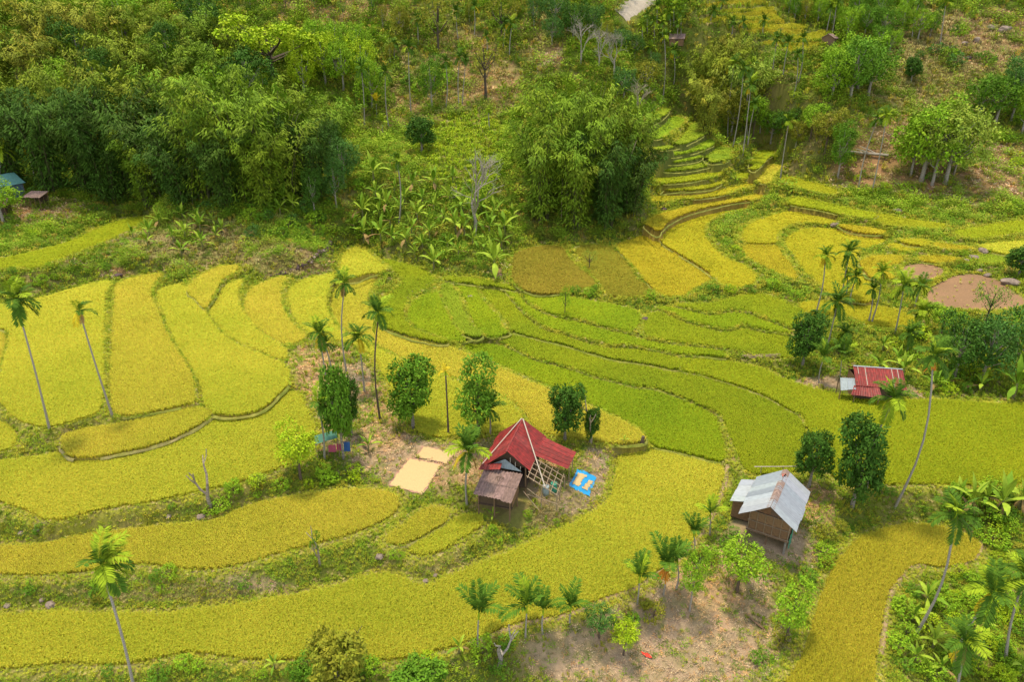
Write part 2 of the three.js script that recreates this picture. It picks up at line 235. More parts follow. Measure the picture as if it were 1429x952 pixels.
function segDist(l, x, z) { let m = 1e9; for (let i = 0; i < l.length; i += 4) { const bx = l[i + 2], bz = l[i + 3], ex = x - l[i], ez = z - l[i + 1]; let t = (ex * bx + ez * bz) / (bx * bx + bz * bz + 1e-9); t = t < 0 ? 0 : t > 1 ? 1 : t; const dx = bx * t - ex, dz = bz * t - ez, d = dx * dx + dz * dz; if (d < m) m = d; } return Math.sqrt(m); }

// base relief: thin plate spline through survey points [picture x, picture y, height]
const SURVEY = [[-350,300,8.5],[-350,420,6],[-350,600,4.3],[-350,760,2],[-350,900,.3],[-350,200,16],[-350,100,28],[-350,20,43],
[250,275,11],[60,275,10.5],[450,285,9.5],[60,200,16.5],[250,200,16.5],[450,200,15],[60,120,26.4],[250,120,26.4],[450,120,26],[60,40,40],[250,40,40],[450,40,40],
[-300,-30,55],[0,-30,55],[300,-30,55],[600,-30,55],[900,-30,54],[1200,-30,53],[1429,-30,53],[1750,-30,53],
[620,210,15.8],[560,260,11.5],[620,300,8],[650,350,4.9],[560,340,5.4],[740,330,5.5],[820,310,6],[880,260,11.2],[860,180,18.2],[760,120,26.4],[880,100,29.2],[890,10,46.1],[700,60,36.5],[600,5,47],
[980,110,28],[1000,180,17.5],[1040,200,14.8],[1060,160,19.8],[1130,200,14.8],[1160,240,10.8],[1280,250,9.7],[1420,270,8.3],[1400,200,15],[1250,160,20.2],[1400,120,26],[1250,90,31],[1180,130,24.5],[1400,40,41],[1200,20,44],
[1800,300,6.5],[1800,400,4],[1800,500,2.5],[1800,620,1],[1800,760,-.5],[1800,900,-2],[1800,200,15],[1800,100,29],[1800,30,43],
[590,650,2.0],[520,590,2.5],[440,520,2.9],[760,690,1.6],[700,720,1.5],[850,650,1.3],[820,690,1.3],[1090,750,.3],[1150,720,.3],[1040,700,.6],[1010,800,-.2],[960,850,-1],[900,920,-2.5],[1050,920,-2.5],[1100,850,-1.4],[700,930,-1.5],[400,945,-1.4],[100,950,-1.5],
[700,1080,-4.5],[100,1080,-4.5],[-500,1080,-4],[1400,1080,-4.5],[1900,1080,-4],[1350,850,-1.6],[1400,750,-.3],[1290,920,-2],[1400,930,-2.3],[1350,700,.7],[1200,715,.1],
[1220,545,1.4],[1150,530,1.4],[1300,530,1.6],[1400,500,2],[1400,550,1.4],[1350,460,2.9],[300,330,7],[370,360,5.5],[430,350,5.5],[200,370,5.6],[40,290,9.5],[100,300,8.6],[950,400,2.9],[1060,400,3.2]];
const TP = [];
for (const [x, y, h] of SURVEY) { if (y < 165) { const r = ray(x, y), d = farDepth(y) / -r.z; TP.push([r.x * d, r.z * d, EYE + r.y * d]); continue; } const [a, b] = onLevel(x, y, h); if (b < -8 && b > -420) TP.push([a, b, h]); else { const r = ray(x, y), d = 250; TP.push([r.x / -r.z * d, -d, h]); } }
for (const p of paddies) if (p.soft) for (const [x, y] of p.px) { const r = ray(x, y), d = farDepth(y) / -r.z; TP.push([r.x * d, r.z * d, EYE + r.y * d]); } else { const n = p.out.length, st = Math.max(1, Math.floor(n / 10)); for (let k = 0; k < n; k += st) TP.push([p.out[k][0], p.out[k][1], p.level]); }
for (let x = -420; x <= 420; x += 70) TP.push([x, -340, 92], [x, -420, 118]);
{
  var tw;
  const n = TP.length, N = n + 3, A = []; const K = r2 => r2 > 1e-9 ? r2 * Math.log(r2) * .5 : 0, s = 1 / 50;
  for (let i = 0; i < N; i++) A.push(new Float64Array(N + 1));
  for (let i = 0; i < n; i++) {
    const xi = TP[i][0] * s, zi = TP[i][1] * s;
    for (let j = 0; j < n; j++) { const dx = xi - TP[j][0] * s, dz = zi - TP[j][1] * s; A[i][j] = K(dx * dx + dz * dz); }
    A[i][i] += .0015; A[i][n] = A[n][i] = 1; A[i][n + 1] = A[n + 1][i] = xi; A[i][n + 2] = A[n + 2][i] = zi; A[i][N] = TP[i][2];
  }
  for (let c = 0; c < N; c++) {
    let p = c; for (let r = c + 1; r < N; r++) if (Math.abs(A[r][c]) > Math.abs(A[p][c])) p = r;
    [A[c], A[p]] = [A[p], A[c]]; const pc = A[c], d = pc[c];
    for (let r = c + 1; r < N; r++) { const f = A[r][c] / d; if (f) { const ar = A[r]; for (let k = c; k <= N; k++) ar[k] -= f * pc[k]; } }
  }
  tw = new Float64Array(N); for (let r = N - 1; r >= 0; r--) { let v = A[r][N]; for (let k = r + 1; k < N; k++) v -= A[r][k] * tw[k]; tw[r] = v / A[r][r]; }
  var tpsRaw = (x, z) => { x *= s; z *= s; let v = tw[n] + tw[n + 1] * x + tw[n + 2] * z; for (let i = 0; i < n; i++) { const dx = x - TP[i][0] * s, dz = z - TP[i][1] * s; v += tw[i] * K(dx * dx + dz * dz); } return v; };
}
const GX0 = -460, GZ0 = -440, GS = 2.5, GNX = 369, GNZ = 181, grid = new Float32Array(GNX * GNZ);
for (let j = 0; j < GNZ; j++) for (let i = 0; i < GNX; i++) grid[j * GNX + i] = tpsRaw(GX0 + i * GS, GZ0 + j * GS);
function baseH(x, z) {
  const fx = clamp((x - GX0) / GS, 1, GNX - 3), fz = clamp((z - GZ0) / GS, 1, GNZ - 3), i = Math.floor(fx), j = Math.floor(fz), u = fx - i, v = fz - j;
  const cr = (a, b, c, d, t) => b + .5 * t * (c - a + t * (2 * a - 5 * b + 4 * c - d + t * (3 * (b - c) + d - a)));
  const row = q => { const o = (j + q) * GNX + i; return cr(grid[o - 1], grid[o], grid[o + 1], grid[o + 2], u); };
  return cr(row(-1), row(0), row(1), row(2), v);
}
const YARDS = [[-8, -51.6, 4.6], [6.3, -50.6, 2.6], [.5, -50, 5], [21.5, -45.5, 5], [40, -67, 5]];   // levelled ground
const info = { p: null, d: 9 };                       // filled by H(): the paddy the point is in, else the distance to the nearest
function H(x, z) {
  let best = null, bestD = -1, minD = 1e9, sw = 0, sh = 0;
  const cell = cells.get(cellKey(x, z));
  if (cell) for (const [k, l] of cell) {
    const p = paddies[k], d = l ? segDist(l, x, z) : 9;
    if (!l || inside(p.out, x, z)) { if (d > bestD) { bestD = d; best = p; } }
    else if (d < REACH) { if (d < minD) minD = d; const w = 1 / Math.pow(d + .06, 2.6); sw += w; sh += w * p.level; }
  }
  if (best) { info.p = best; info.d = -bestD; return best.level; }
  info.p = null; info.d = minD;
  let rough = fbm(x, z, 7, 2) * .55 + noise(x, z, 1.1, 5) * .14; const b = baseH(x, z);
  for (const [a, c, r] of YARDS) { const d = Math.hypot(x - a, z - c); if (d < r * 1.4) rough *= sstep(r, r * 1.4, d); }
  if (minD > REACH) return b + rough;
  const t = sstep(.25, REACH, minD);
  return lerp(sh / sw, b, t) + rough * sstep(.1, 2.2, minD);
}
function hit(px, py) {                                // where the line of sight through a survey picture point meets the ground
  const r = ray(px, py); let t = 14, pt = t;
  const f = t => EYE + r.y * t - H(r.x * t, r.z * t);
  for (; t < 420; pt = t, t += .6) if (f(t) < 0) { let a = pt, b = t; for (let k = 0; k < 14; k++) { const m = (a + b) / 2; f(m) < 0 ? b = m : a = m; } const x = r.x * b, z = r.z * b; return V(x, H(x, z), z); }
  const x = r.x * 250, z = r.z * 250; return V(x, H(x, z), z);
}
const depthAt = p => -(p.y - EYE) * sP - p.z * cP;
function topY(b, py) { const k = (476 - py) / F, D = -b.z; return (k * D * cP - D * sP) / (cP + k * sP) + EYE; }     // height at which a point above b shows at picture row py

// ---------------------------------------------------------------- ground zones (what lies on the ground), world ellipses
// kinds: s bare soil, d dry orange litter, g fresh green, b brown dry grass, r reddish earth
const ZONES = [['s',590,640,80,48,1],['d',620,655,60,30,.7],['b',740,700,95,48,1],['s',780,690,60,26,.7],['b',690,650,70,40,.9],['s',845,650,34,50,.9],['b',850,690,50,40,.9],['s',660,640,50,40,.8],['d',760,640,70,26,.6],['s',1080,750,60,40,1],['d',1140,705,34,34,1],['s',965,885,150,95,1],['s',860,925,130,48,1],['s',1040,830,40,60,.8],['d',985,820,60,50,.6],['d',430,515,46,62,1],['s',470,560,60,62,.9],['d',550,560,46,62,1],['s',520,625,46,40,.8],
['b',270,340,110,36,.9],['b',380,365,70,24,.9],['r',160,380,60,9,.8],['r',1340,228,150,62,1],['r',1205,225,55,46,1],['b',1340,85,130,70,1],['r',1380,60,70,40,.8],['b',1300,130,150,36,.8],['b',1120,215,60,30,.6],['b',620,120,110,50,.6],['r',1400,30,50,18,.8],['d',670,100,60,60,.8],['r',770,85,22,22,1],['d',560,160,40,30,.6],['d',480,10,110,24,.7],['r',60,295,60,22,1],['s',1140,535,56,10,1],['s',1275,550,20,8,.8],['g',640,210,60,55,1],['b',600,60,60,50,.5],
['b',760,50,40,36,.8],['b',1090,120,50,50,.4],['r',700,385,12,14,.8],['b',300,740,190,14,.5],['b',280,830,200,14,.6],['s',360,815,70,8,.6],['b',640,790,110,20,.8],['d',1345,740,20,14,.9],['g',1400,790,50,24,1],['b',120,735,90,14,.5],['r',440,365,26,26,.6]].map(([k, x, y, rx, ry, a]) => {
  const c = hit(x, y), f = hit(x, y - ry), n = hit(x, Math.min(y + ry, 1000)), w = depthAt(c); return { k, x: c.x, z: (f.z + n.z) / 2, rx: rx * w / F, rz: Math.max(.5, Math.abs(f.z - n.z) / 2), a };
});
function zone(x, z) { const o = { s: 0, d: 0, g: 0, b: 0, r: 0 }; for (const q of ZONES) { const u = (x - q.x) / q.rx, v = (z - q.z) / q.rz, e = u * u + v * v; if (e < 2.6) { const n = fbm(x, z, 3.2, 7) * .9; const w = q.a * sstep(1.35, .55, Math.sqrt(e) + n * .5); if (w > o[q.k]) o[q.k] = w; } } return o; }

// ---------------------------------------------------------------- terrain
const CROP = {                                       // two tones of the crop and the ground under it
  Y: [[.61, .57, .055], [.50, .525, .04], [.42, .37, .06]], K: [[.54, .51, .04], [.45, .455, .03], [.38, .30, .05]], G: [[.345, .43, .015], [.26, .37, .014], [.22, .25, .025]], O: [[.52, .47, .026], [.43, .415, .022], [.36, .27, .04]],
  B: [[.34, .30, .03], [.28, .27, .026], [.25, .22, .035]], L: [[.34, .46, .025], [.23, .37, .02], [.17, .21, .025]], M: [[.41, .45, .018], [.32, .385, .016], [.26, .26, .03]], S: [[.3, .17, .1], [.3, .17, .1], [.37, .225, .125]],
};
const TONE = { soil: [.53, .40, .29], dry: [.58, .37, .19], green: [.22, .25, .03], lush: [.13, .18, .02], brown: [.36, .28, .12], red: [.44, .25, .13] };
const mix3 = (a, b, t) => [lerp(a[0], b[0], t), lerp(a[1], b[1], t), lerp(a[2], b[2], t)];
const rows = []; for (let d = 12; d < 400; d += Math.max(.21, .0042 * d)) rows.push(d);
{
  const NC = 490, nr = rows.length, pos = new Float32Array(nr * (NC + 1) * 3), col = new Float32Array(pos.length), uv = new Float32Array(nr * (NC + 1) * 2), idx = new Uint32Array((nr - 1) * NC * 6);
  let q = 0;
  for (let j = 0; j < nr; j++) for (let i = 0; i <= NC; i++, q++) {
    const d = rows[j], x = (i / NC * 2 - 1) * (24 + .92 * d), z = -d, h = H(x, z), p = info.p, ed = info.d;
    let c;
    const n1 = fbm(x, z, 5, 12), n2 = fbm(x, z, 1.3, 15), n3 = fbm(x, z, 14, 18);
    if (p) { c = CROP[p.crop][2]; const m = clamp(.5 + n1 * .9); c = [c[0] * (.85 + .3 * m), c[1] * (.85 + .3 * m), c[2] * (.85 + .3 * m)]; if (p.crop === 'S') c = mix3(c, TONE.green, clamp(n2 * 1.4 - .25) * .8); }
    else {
      c = mix3(TONE.lush, TONE.green, clamp(.55 + n3 * 1.4));
      c = mix3(c, TONE.brown, clamp(n1 * 1.7 - .1));
      const e = zone(x, z);
      c = mix3(c, TONE.green, e.g * .9); c = mix3(c, TONE.brown, e.b * clamp(.65 + n2)); c = mix3(c, TONE.red, e.r * clamp(.7 + n1)); c = mix3(c, TONE.soil, e.s * clamp(.8 + n2)); c = mix3(c, TONE.dry, e.d * clamp(.7 + n2 * 1.2));
      if (ed < .9) c = mix3(mix3(TONE.brown, [.34, .37, .04], clamp(.7 + n2 * 1.5)), c, sstep(.5, 1.2, ed));
    }
    pos[q * 3] = x; pos[q * 3 + 1] = h; pos[q * 3 + 2] = z; col.set(c, q * 3); uv[q * 2] = x; uv[q * 2 + 1] = z;
  }
  q = 0; for (let j = 0; j + 1 < nr; j++) for (let i = 0; i < NC; i++) { const a = j * (NC + 1) + i, b = a + NC + 1; idx.set([a, a + 1, b + 1, a, b + 1, b], q); q += 6; }
  const g = new THREE.BufferGeometry(); g.setAttribute('position', new THREE.BufferAttribute(pos, 3)); g.setAttribute('color', new THREE.BufferAttribute(col, 3)); g.setAttribute('uv', new THREE.BufferAttribute(uv, 2)); g.setIndex(new THREE.BufferAttribute(idx, 1)); g.computeVertexNormals();
  const t = mesh('terrain', g, new THREE.MeshStandardMaterial({ vertexColors: true, map: T.soil, roughness: 1, side: THREE.DoubleSide })); tag(t, 'terraced valley floor and hillside under the fields', 'hillside', null, 'structure');
}
console.log('terrain', rows.length);

// bunds: low earth ridges along the downhill edges of every paddy
{
  reseed(17); const bm = std([1, 1, 1], { map: T.soil, roughness: 1 });
  for (const p of paddies) {
    if (p.soft) continue;
    const b = new MB(), n = p.out.length; let prev = null, any = false; const w = depthAt(V(0, p.level, (p.z0 + p.z1) / 2)), sc = w > 110 ? .85 : 1;
    const near_ = w < 75;
    for (let k = 0; k <= n; k++) {
      const a = p.out[(k + n - 1) % n], c = p.out[k % n], e = p.out[(k + 1) % n]; let nx = e[1] - a[1], nz = a[0] - e[0]; const l = Math.hypot(nx, nz) || 1; nx /= l; nz /= l;
      const ho = H(c[0] + nx * 1.1, c[1] + nz * 1.1), on = ho < p.level + .22 && noise(c[0], c[1], 5, 27) > -.42;
      const q = noise(c[0], c[1], 2.5, 21) * .5 + noise(c[0], c[1], .7, 22) * .4, up = 1 + q * .5;
      const path = near_ && ho < p.level - .12;
      const tone = mix3(path ? [.46, .40, .20] : [.42, .43, .09], path ? [.34, .36, .07] : [.27, .34, .04], clamp(.5 + q * 2.2));
      const wv = noise(c[0], c[1], 1.4, 24) * .16, hi = Math.max(.01, (.07 + .13 * q)) * sc, at = d => [c[0] + nx * (d + wv), c[1] + nz * (d + wv)];
      const P = [[-.04, -.05], [.03, hi * .7], [.09, hi], [(.15 + .08 * q) * sc, hi * .8], [(.26 + .1 * q) * sc, 9]].map(([d, y]) => { const [x, z] = at(d); const gy = y === 9 ? Math.max(Math.min(H(x, z), p.level) - .04, p.level - .12) : p.level + y; const jt = R(.78, 1.22); return b.v(x + R(-.05, .05), gy + R(-.03, .03), z + R(-.05, .05), [tone[0] * jt, tone[1] * jt, tone[2] * jt], x, z); });
      if (prev && on && prev.on) { any = true; for (let s = 0; s < 4; s++) b.quad(prev.P[s], prev.P[s + 1], P[s + 1], P[s]); }
      prev = { P, on };
    }
    if (any) { const m = mesh('paddy_bund', b.geo(), bm); tag(m, 'low earth bund along the edge of a rice paddy', 'bund', 'paddy bunds', 'structure'); }
  }
}
// rice
function tuft(n, hgt, rad, w, droop, cols, s) {
  reseed(s); const b = new MB();
  for (let k = 0; k < n; k++) {
    const a = R(0, 6.283), o = R(0, rad * .35), x0 = Math.cos(a + R(-.6, .6)) * o, z0 = Math.sin(a + R(-.6, .6)) * o, dx = Math.cos(a), dz = Math.sin(a), h = hgt * R(.75, 1.1), r = rad * R(.5, 1.1), sx = -dz * w / 2, sz = dx * w / 2, c = cols[Math.floor(rnd() * cols.length)].map(v => v * R(.85, 1.15));
    const m = [x0 + dx * r * .5, h * .9, z0 + dz * r * .5], t = [x0 + dx * r, h * (1 - droop * R(.2, 1)), z0 + dz * r];
    const A = b.v(x0 - sx * .6, 0, z0 - sz * .6, c), B = b.v(x0 + sx * .6, 0, z0 + sz * .6, c), C = b.v(m[0] + sx, m[1], m[2] + sz, c), D = b.v(m[0] - sx, m[1], m[2] - sz, c), E = b.v(t[0], t[1], t[2], c);
    b.quad(A, B, C, D); b.tri(D, C, E);
  }
  return b.geo();
}
const riceGeo = [tuft(10, .48, .19, .036, .25, [[1, 1, 1], [1, 1, 1], [.8, .9, .9]], 11), tuft(10, .46, .2, .036, .3, [[1, 1, 1], [1, 1, 1], [.82, .92, .9]], 12)];
const riceMat = new THREE.MeshPhysicalMaterial({ roughness: .9, specularIntensity: .3, vertexColors: true, side: THREE.DoubleSide });
const M4 = new THREE.Matrix4(), Q4 = new THREE.Quaternion(), E4 = new THREE.Euler(), C4 = new THREE.Color();
const cropName = { Y: 'ripe golden', G: 'green unripe', O: 'ripe ochre', K: 'ripe deep golden', B: 'dull brown', L: 'bright light green', M: 'yellow green half ripe' };
let nRice = 0;
paddies.forEach((p, k) => {
  if (p.crop === 'S') return;
  reseed(1000 + k); const mats = [], cols = []; const c = CROP[p.crop];
  const ww = z => depthAt(V(0, p.soft ? 36 : p.level, z));
  for (let z = p.z0; z < p.z1;) {
    const s = clamp(.0027 * ww(z), .135, p.soft ? .3 : .5);
    for (let x = p.x0; x < p.x1; x += s) {
      const X = x + R(-.42, .42) * s, Z = z + R(-.42, .42) * s;
      if (Math.abs(X) > 20 - .86 * Z) continue;
      if (!inside(p.out, X, Z)) continue;
      const gy = H(X, Z); if (!p.soft && (info.p !== p || info.d > -.04)) continue;
      const u = s / .145, lean = fbm(X, Z, 6, 31), y = fbm(X, Z, 9, 33), thin = fbm(X, Z, 2.2, 35);
      E4.set(R(-.14, .14) + lean * .2, R(0, 6.28), R(-.14, .14)); Q4.setFromEuler(E4);
      const hs = R(.93, 1.07) * (1 + thin * .14);
      mats.push(M4.compose(V(X, gy - .02, Z), Q4, V(u * R(.9, 1.15), hs, u * R(.9, 1.15))).clone());
      const m = clamp(.58 + y * 1.05 + R(-.2, .2)), j = R(.89, 1.11), cc = mix3(c[1], c[0], m); cols.push([cc[0] * j, cc[1] * j, cc[2] * j]);
    }
    z += s;
  }
  const im = new THREE.InstancedMesh(riceGeo[k % 2], riceMat, mats.length); mats.forEach((m, i) => { im.setMatrixAt(i, m); im.setColorAt(i, C4.setRGB(...cols[i])); });
  im.name = numbered('rice_crop'); im.castShadow = im.receiveShadow = true; scene.add(im); nRice += mats.length;
  tag(im, `${cropName[p.crop]} rice, ${p.place}`, 'rice', 'rice paddies', 'stuff');
});
console.log('rice', nRice);

// yards kept clear of ground cover: mats and hut floors (world outlines)
const MATS = [[[[571.6, 639.3], [618, 649], [590.5, 692], [541.4, 678.4]], 'big'], [[[590.5, 623], [636, 633], [625, 648.5], [577.5, 638.5]], 'small'], [[[806, 655.7], [832, 668], [822, 693.5], [793, 679.6]], 'blue']];
const CLEAR = MATS.map(([q]) => q.map(p => { const h = hit(...p); return [h.x, h.z]; }));
const hutBase = (x, z, deg, x0, x1, z0, z1) => { const a = deg * Math.PI / 180, c = Math.cos(a), s = Math.sin(a); return [[x0, z0], [x1, z0], [x1, z1], [x0, z1]].map(([u, w]) => [x + u * c + w * s, z - u * s + w * c]); };
CLEAR.push(hutBase(-.42, -49.17, -15.1, -1.8, 2.2, -5.1, 3.4), hutBase(20.06, -43.2, -31.5, -3.3, 1.8, -5.6, -.8), hutBase(37.8, -67, -10, -1.6, 5, -3, 1.4));
const farPoly = q => q.map(([x, y]) => { const r = ray(x, y), d = farDepth(y) / -r.z; return [r.x * d, r.z * d]; });
CLEAR.push([[970, -4], [1075, -6], [1100, 25], [1168, 44], [1146, 78], [1085, 78], [1040, 52], [975, 38]].map(([x, y]) => { const r = ray(x, y), d = farDepth(y) / -r.z; return [r.x * d, r.z * d]; }));
CLEAR.push(farPoly([[856, 30], [870, 6], [900, -12], [930, -12], [908, 8], [882, 28]]));
for (const p of paddies) if (p.soft) CLEAR.push(p.out);
const cleared = (x, z) => CLEAR.some((o, k) => k !== 6 && inside(o, x, z));

// ---------------------------------------------------------------- ground cover
function weedGeo(n, rad, hgt, l, w, s) {
  reseed(s); const b = new MB();
  for (let k = 0; k < n; k++) {
    const a = R(0, 6.283), e = Math.acos(R(0, 1)), r = Math.pow(rnd(), .6), d = V(Math.sin(e) * Math.cos(a), Math.cos(e), Math.sin(e) * Math.sin(a)), p = V(d.x * rad * r, d.y * hgt * r + .02, d.z * rad * r);
    const dir = V(d.x + R(-.6, .6), R(-.1, .8), d.z + R(-.6, .6)).normalize(), nn = V(R(-.5, .5), 1, R(-.5, .5)).normalize(), j = R(.84, 1.16);
    b.leaf(p, dir, nn, l * R(.6, 1.2), w * R(.7, 1.2), [j * R(.9, 1.15), j, j]);
  }
  return b.geo();
}
const coverKinds = {
  grass_tufts: [tuft(12, .34, .24, .04, .4, [[1, 1, 1], [1.2, 1.1, 1]], 21), 'green grass tufts on the banks and bunds', 'grass'],
  leafy_weeds: [weedGeo(48, .34, .36, .12, .072, 22), 'low leafy weeds covering the banks', 'weeds'],
  dry_grass: [tuft(12, .3, .28, .035, .6, [[1, 1, 1], [.85, .9, .9]], 23), 'dry straw coloured grass on the banks and slopes', 'dry grass'],
  leaf_litter: [weedGeo(14, .32, .05, .2, .08, 24), 'dry fallen leaves and straw on the bare ground', 'leaf litter'],
  hill_scrub: [weedGeo(150, .62, .7, .135, .08, 25), 'low green scrub covering the hillsides', 'scrub'],
};
{
  const L = {}; for (const k in coverKinds) L[k] = { m: [], c: [] };
  reseed(77);
  const put = (k, x, y, z, sc, sy, c, j = .22) => { E4.set(R(-.25, .25), R(0, 6.28), R(-.25, .25)); Q4.setFromEuler(E4); const q = R(1 - j, 1 + j); L[k].m.push(M4.compose(V(x, y, z), Q4, V(sc, sc * sy, sc)).clone()); L[k].c.push([c[0] * q * R(.92, 1.08), c[1] * q, c[2] * q]); };
  for (let d = 27; d < 245;) {
    const s = Math.max(.2, .0050 * d), hw = 12 + .84 * d;
    for (let x = -hw; x < hw; x += s) {
      const X = x + R(-.5, .5) * s, Z = -d + R(-.5, .5) * s, y = H(X, Z); if (info.p) { if (info.p.crop !== 'S' || rnd() > .05) continue; } if (cleared(X, Z)) continue;
      const ed = info.d, e = zone(X, Z), n1 = fbm(X, Z, 4, 41), n2 = fbm(X, Z, 1.6, 43), u = s / .25, bare = Math.max(e.s, e.d * .75, e.r * .85), t = rnd();
      const hill = d > 95 && ed > 2.5 && !(d > 170 && inside(CLEAR[6], X, Z));
      if (ed < .7) { if (t < .85) put(t < .7 ? 'grass_tufts' : 'dry_grass', X, y + .07, Z, u * R(.45, .85), .8, t < .7 ? mix3([.22, .34, .02], [.42, .45, .05], clamp(.5 + n2)) : [.52, .44, .16]); continue; }
      if (rnd() < bare * .93) { if (rnd() < .42) { const dr = e.d > .3 || rnd() < .35; put('leaf_litter', X, y + .01, Z, u * R(.6, 1.1), 1, dr ? mix3([.52, .30, .12], [.60, .46, .26], rnd()) : [.42, .33, .22]); } if (rnd() < .07) put('leafy_weeds', X, y, Z, u * R(.4, .8), .8, [.13, .20, .02]); continue; }
      if (e.b > .2 && rnd() < e.b * .85) { put('dry_grass', X, y, Z, u * R(.7, 1.2), .9, mix3([.44, .34, .16], [.30, .29, .07], clamp(.5 + n1 + n2))); if (rnd() > .12) continue; }
      if (hill && e.g < .3) { if (t < .5) put('hill_scrub', X, y - .05, Z, u * R(.45, .95) * (1 + n1), R(.7, 1.3), mix3(mix3([.13, .26, .016], [.27, .40, .026], clamp(.5 + n1 * 1.3 + R(-.2, .2))), [.38, .30, .10], clamp(n2 * 1.5 - .3 + e.b * .3))); else if (t < .8) put('grass_tufts', X, y, Z, u * R(.7, 1.1), 1, mix3([.24, .31, .02], [.38, .33, .07], clamp(.5 + n2 * 1.4))); continue; }
      if (t < .46 + e.g * .3) put('grass_tufts', X, y, Z, u * R(.7, 1.25), 1, e.g > .3 ? [.26, .40, .02] : mix3([.16, .28, .015], [.33, .36, .04], clamp(.5 + n1 * 1.3 + n2 * .6)));
      else if (n1 + n2 * .6 > -.12) put('leafy_weeds', X, y, Z, u * R(.55, 1.2), R(.7, 1.2), mix3([.085, .19, .012], [.21, .34, .02], clamp(.5 + n2 * 1.5 + R(-.2, .2))));
      else if (t > .8) put('dry_grass', X, y, Z, u * R(.6, 1), .9, [.40, .33, .13]);
    }
    d += s;
  }
  for (const p of paddies) if (!p.soft) { const n = p.out.length; for (let k = 0; k < n; k++) { const a = p.out[(k + n - 1) % n], c = p.out[k], e = p.out[(k + 1) % n]; let nx = e[1] - a[1], nz = a[0] - e[0]; const l = Math.hypot(nx, nz) || 1; nx /= l; nz /= l; const far = clamp((-c[1] - 40) / 100), w = noise(c[0], c[1], 3, 45);
    for (let q = 0; q < (far < .3 ? 10 : 12); q++) { if (rnd() > .6 + w) continue; const d = R(.04, 1.0 + far * .8) * (q > 7 ? .4 : 1), t = rnd() * .55 - .27, x = c[0] + nx * d + (e[0] - a[0]) * t, z = c[1] + nz * d + (e[1] - a[1]) * t, y = H(x, z); if (info.p) continue; put(rnd() < .75 ? 'grass_tufts' : rnd() < .5 ? 'dry_grass' : 'leafy_weeds', x, Math.max(y, d < .3 ? p.level + .06 : y) - .02, z, R(.35, .85) * (1 + far * 1.5), R(.7, 1.2), mix3([.20, .33, .02], [.42, .45, .05], clamp(.42 + w + R(-.35, .35)))); } } }
  const cm = new THREE.MeshPhysicalMaterial({ roughness: .9, specularIntensity: .3, vertexColors: true, side: THREE.DoubleSide });
  for (const k in L) { const im = new THREE.InstancedMesh(coverKinds[k][0], cm, L[k].m.length); L[k].m.forEach((m, i) => { im.setMatrixAt(i, m); im.setColorAt(i, C4.setRGB(...L[k].c[i])); }); im.name = k; im.castShadow = im.receiveShadow = true; scene.add(im); tag(im, coverKinds[k][1], coverKinds[k][2], null, 'stuff'); console.log(k, L[k].m.length); }
}

// ---------------------------------------------------------------- plants: prototypes
const barkMat = { grey: std([.42, .38, .33], { map: T.bark }), brown: std([.20, .145, .10], { map: T.bark }), pale: std([.55, .50, .43], { map: T.bark }), dead: std([.50, .42, .34], { map: T.bark }), culm: std([.13, .14, .05], { map: T.bark }), palm: std([.52, .48, .41], { map: T.bark }), dark: std([.13, .095, .065], { map: T.bark }) };
const GREEN = {
  deep: leafMat([.05, .13, .011]), mid: leafMat([.10, .225, .012]), fresh: leafMat([.20, .36, .014]), lime: leafMat([.31, .45, .012]), olive: leafMat([.22, .24, .018]), gold: leafMat([.36, .32, .03]), bluish: leafMat([.065, .165, .025]), pale: leafMat([.26, .36, .04]),
  bamboo: leafMat([.15, .25, .013]), bambooOlive: leafMat([.18, .25, .015]), bambooDark: leafMat([.05, .115, .010]), bambooGold: leafMat([.25, .28, .025]),
  frond: leafMat([.07, .155, .010]), frondLight: leafMat([.25, .36, .014]), frondYellow: leafMat([.60, .48, .02]), frondDry: leafMat([.40, .26, .10]),
  banana: leafMat([.14, .26, .016]), bananaLight: leafMat([.25, .36, .028]), bananaDry: leafMat([.26, .18, .065]), dry: leafMat([.44, .29, .14]),
};
const unit = () => { const z = R(-1, 1), a = R(0, 6.283), q = Math.sqrt(1 - z * z); return V(q * Math.cos(a), z, q * Math.sin(a)); };
function crownGeo(seed, lobes, n, per, len, wid, spread, droop = .3) {
  reseed(seed); const b = new MB(), vol = lobes.map(l => Math.pow(l[3] * l[4] * l[5], .7)), tot = vol.reduce((a, c) => a + c, 0);
  for (let k = 0; k < n; k++) {
    let q = rnd() * tot, li = 0; while ((q -= vol[li]) > 0 && li < lobes.length - 1) li++;
    const l = lobes[li], d = unit(), r = 1 - .55 * rnd() * rnd() + R(-.06, .12), c = V(l[0] + d.x * l[3] * r, l[1] + d.y * l[4] * r, l[2] + d.z * l[5] * r);
    if (d.y < -.3 && rnd() < .35) continue;
    let deep = false; lobes.forEach((m, i) => { if (i !== li) { const u = (c.x - m[0]) / m[3], v = (c.y - m[1]) / m[4], w = (c.z - m[2]) / m[5]; if (u * u + v * v + w * w < .45) deep = true; } }); if (deep) continue;
    const tone = R(.78, 1.22), warm = R(.9, 1.14);
    for (let i = 0; i < per; i++) {
      const o = unit().multiplyScalar(spread * Math.cbrt(rnd())), p = c.clone().add(o), dir = d.clone().multiplyScalar(.7).add(unit()).add(V(0, -droop, 0)).normalize(), nn = d.clone().multiplyScalar(.6).add(V(0, .7, 0)).add(unit().multiplyScalar(.7)).normalize(), j = tone * R(.8, 1.2);
      b.leaf(p, dir, nn, len * R(.7, 1.25), wid * R(.7, 1.25), [j * warm, j, j]);
    }
  }
  return b.geo();
}
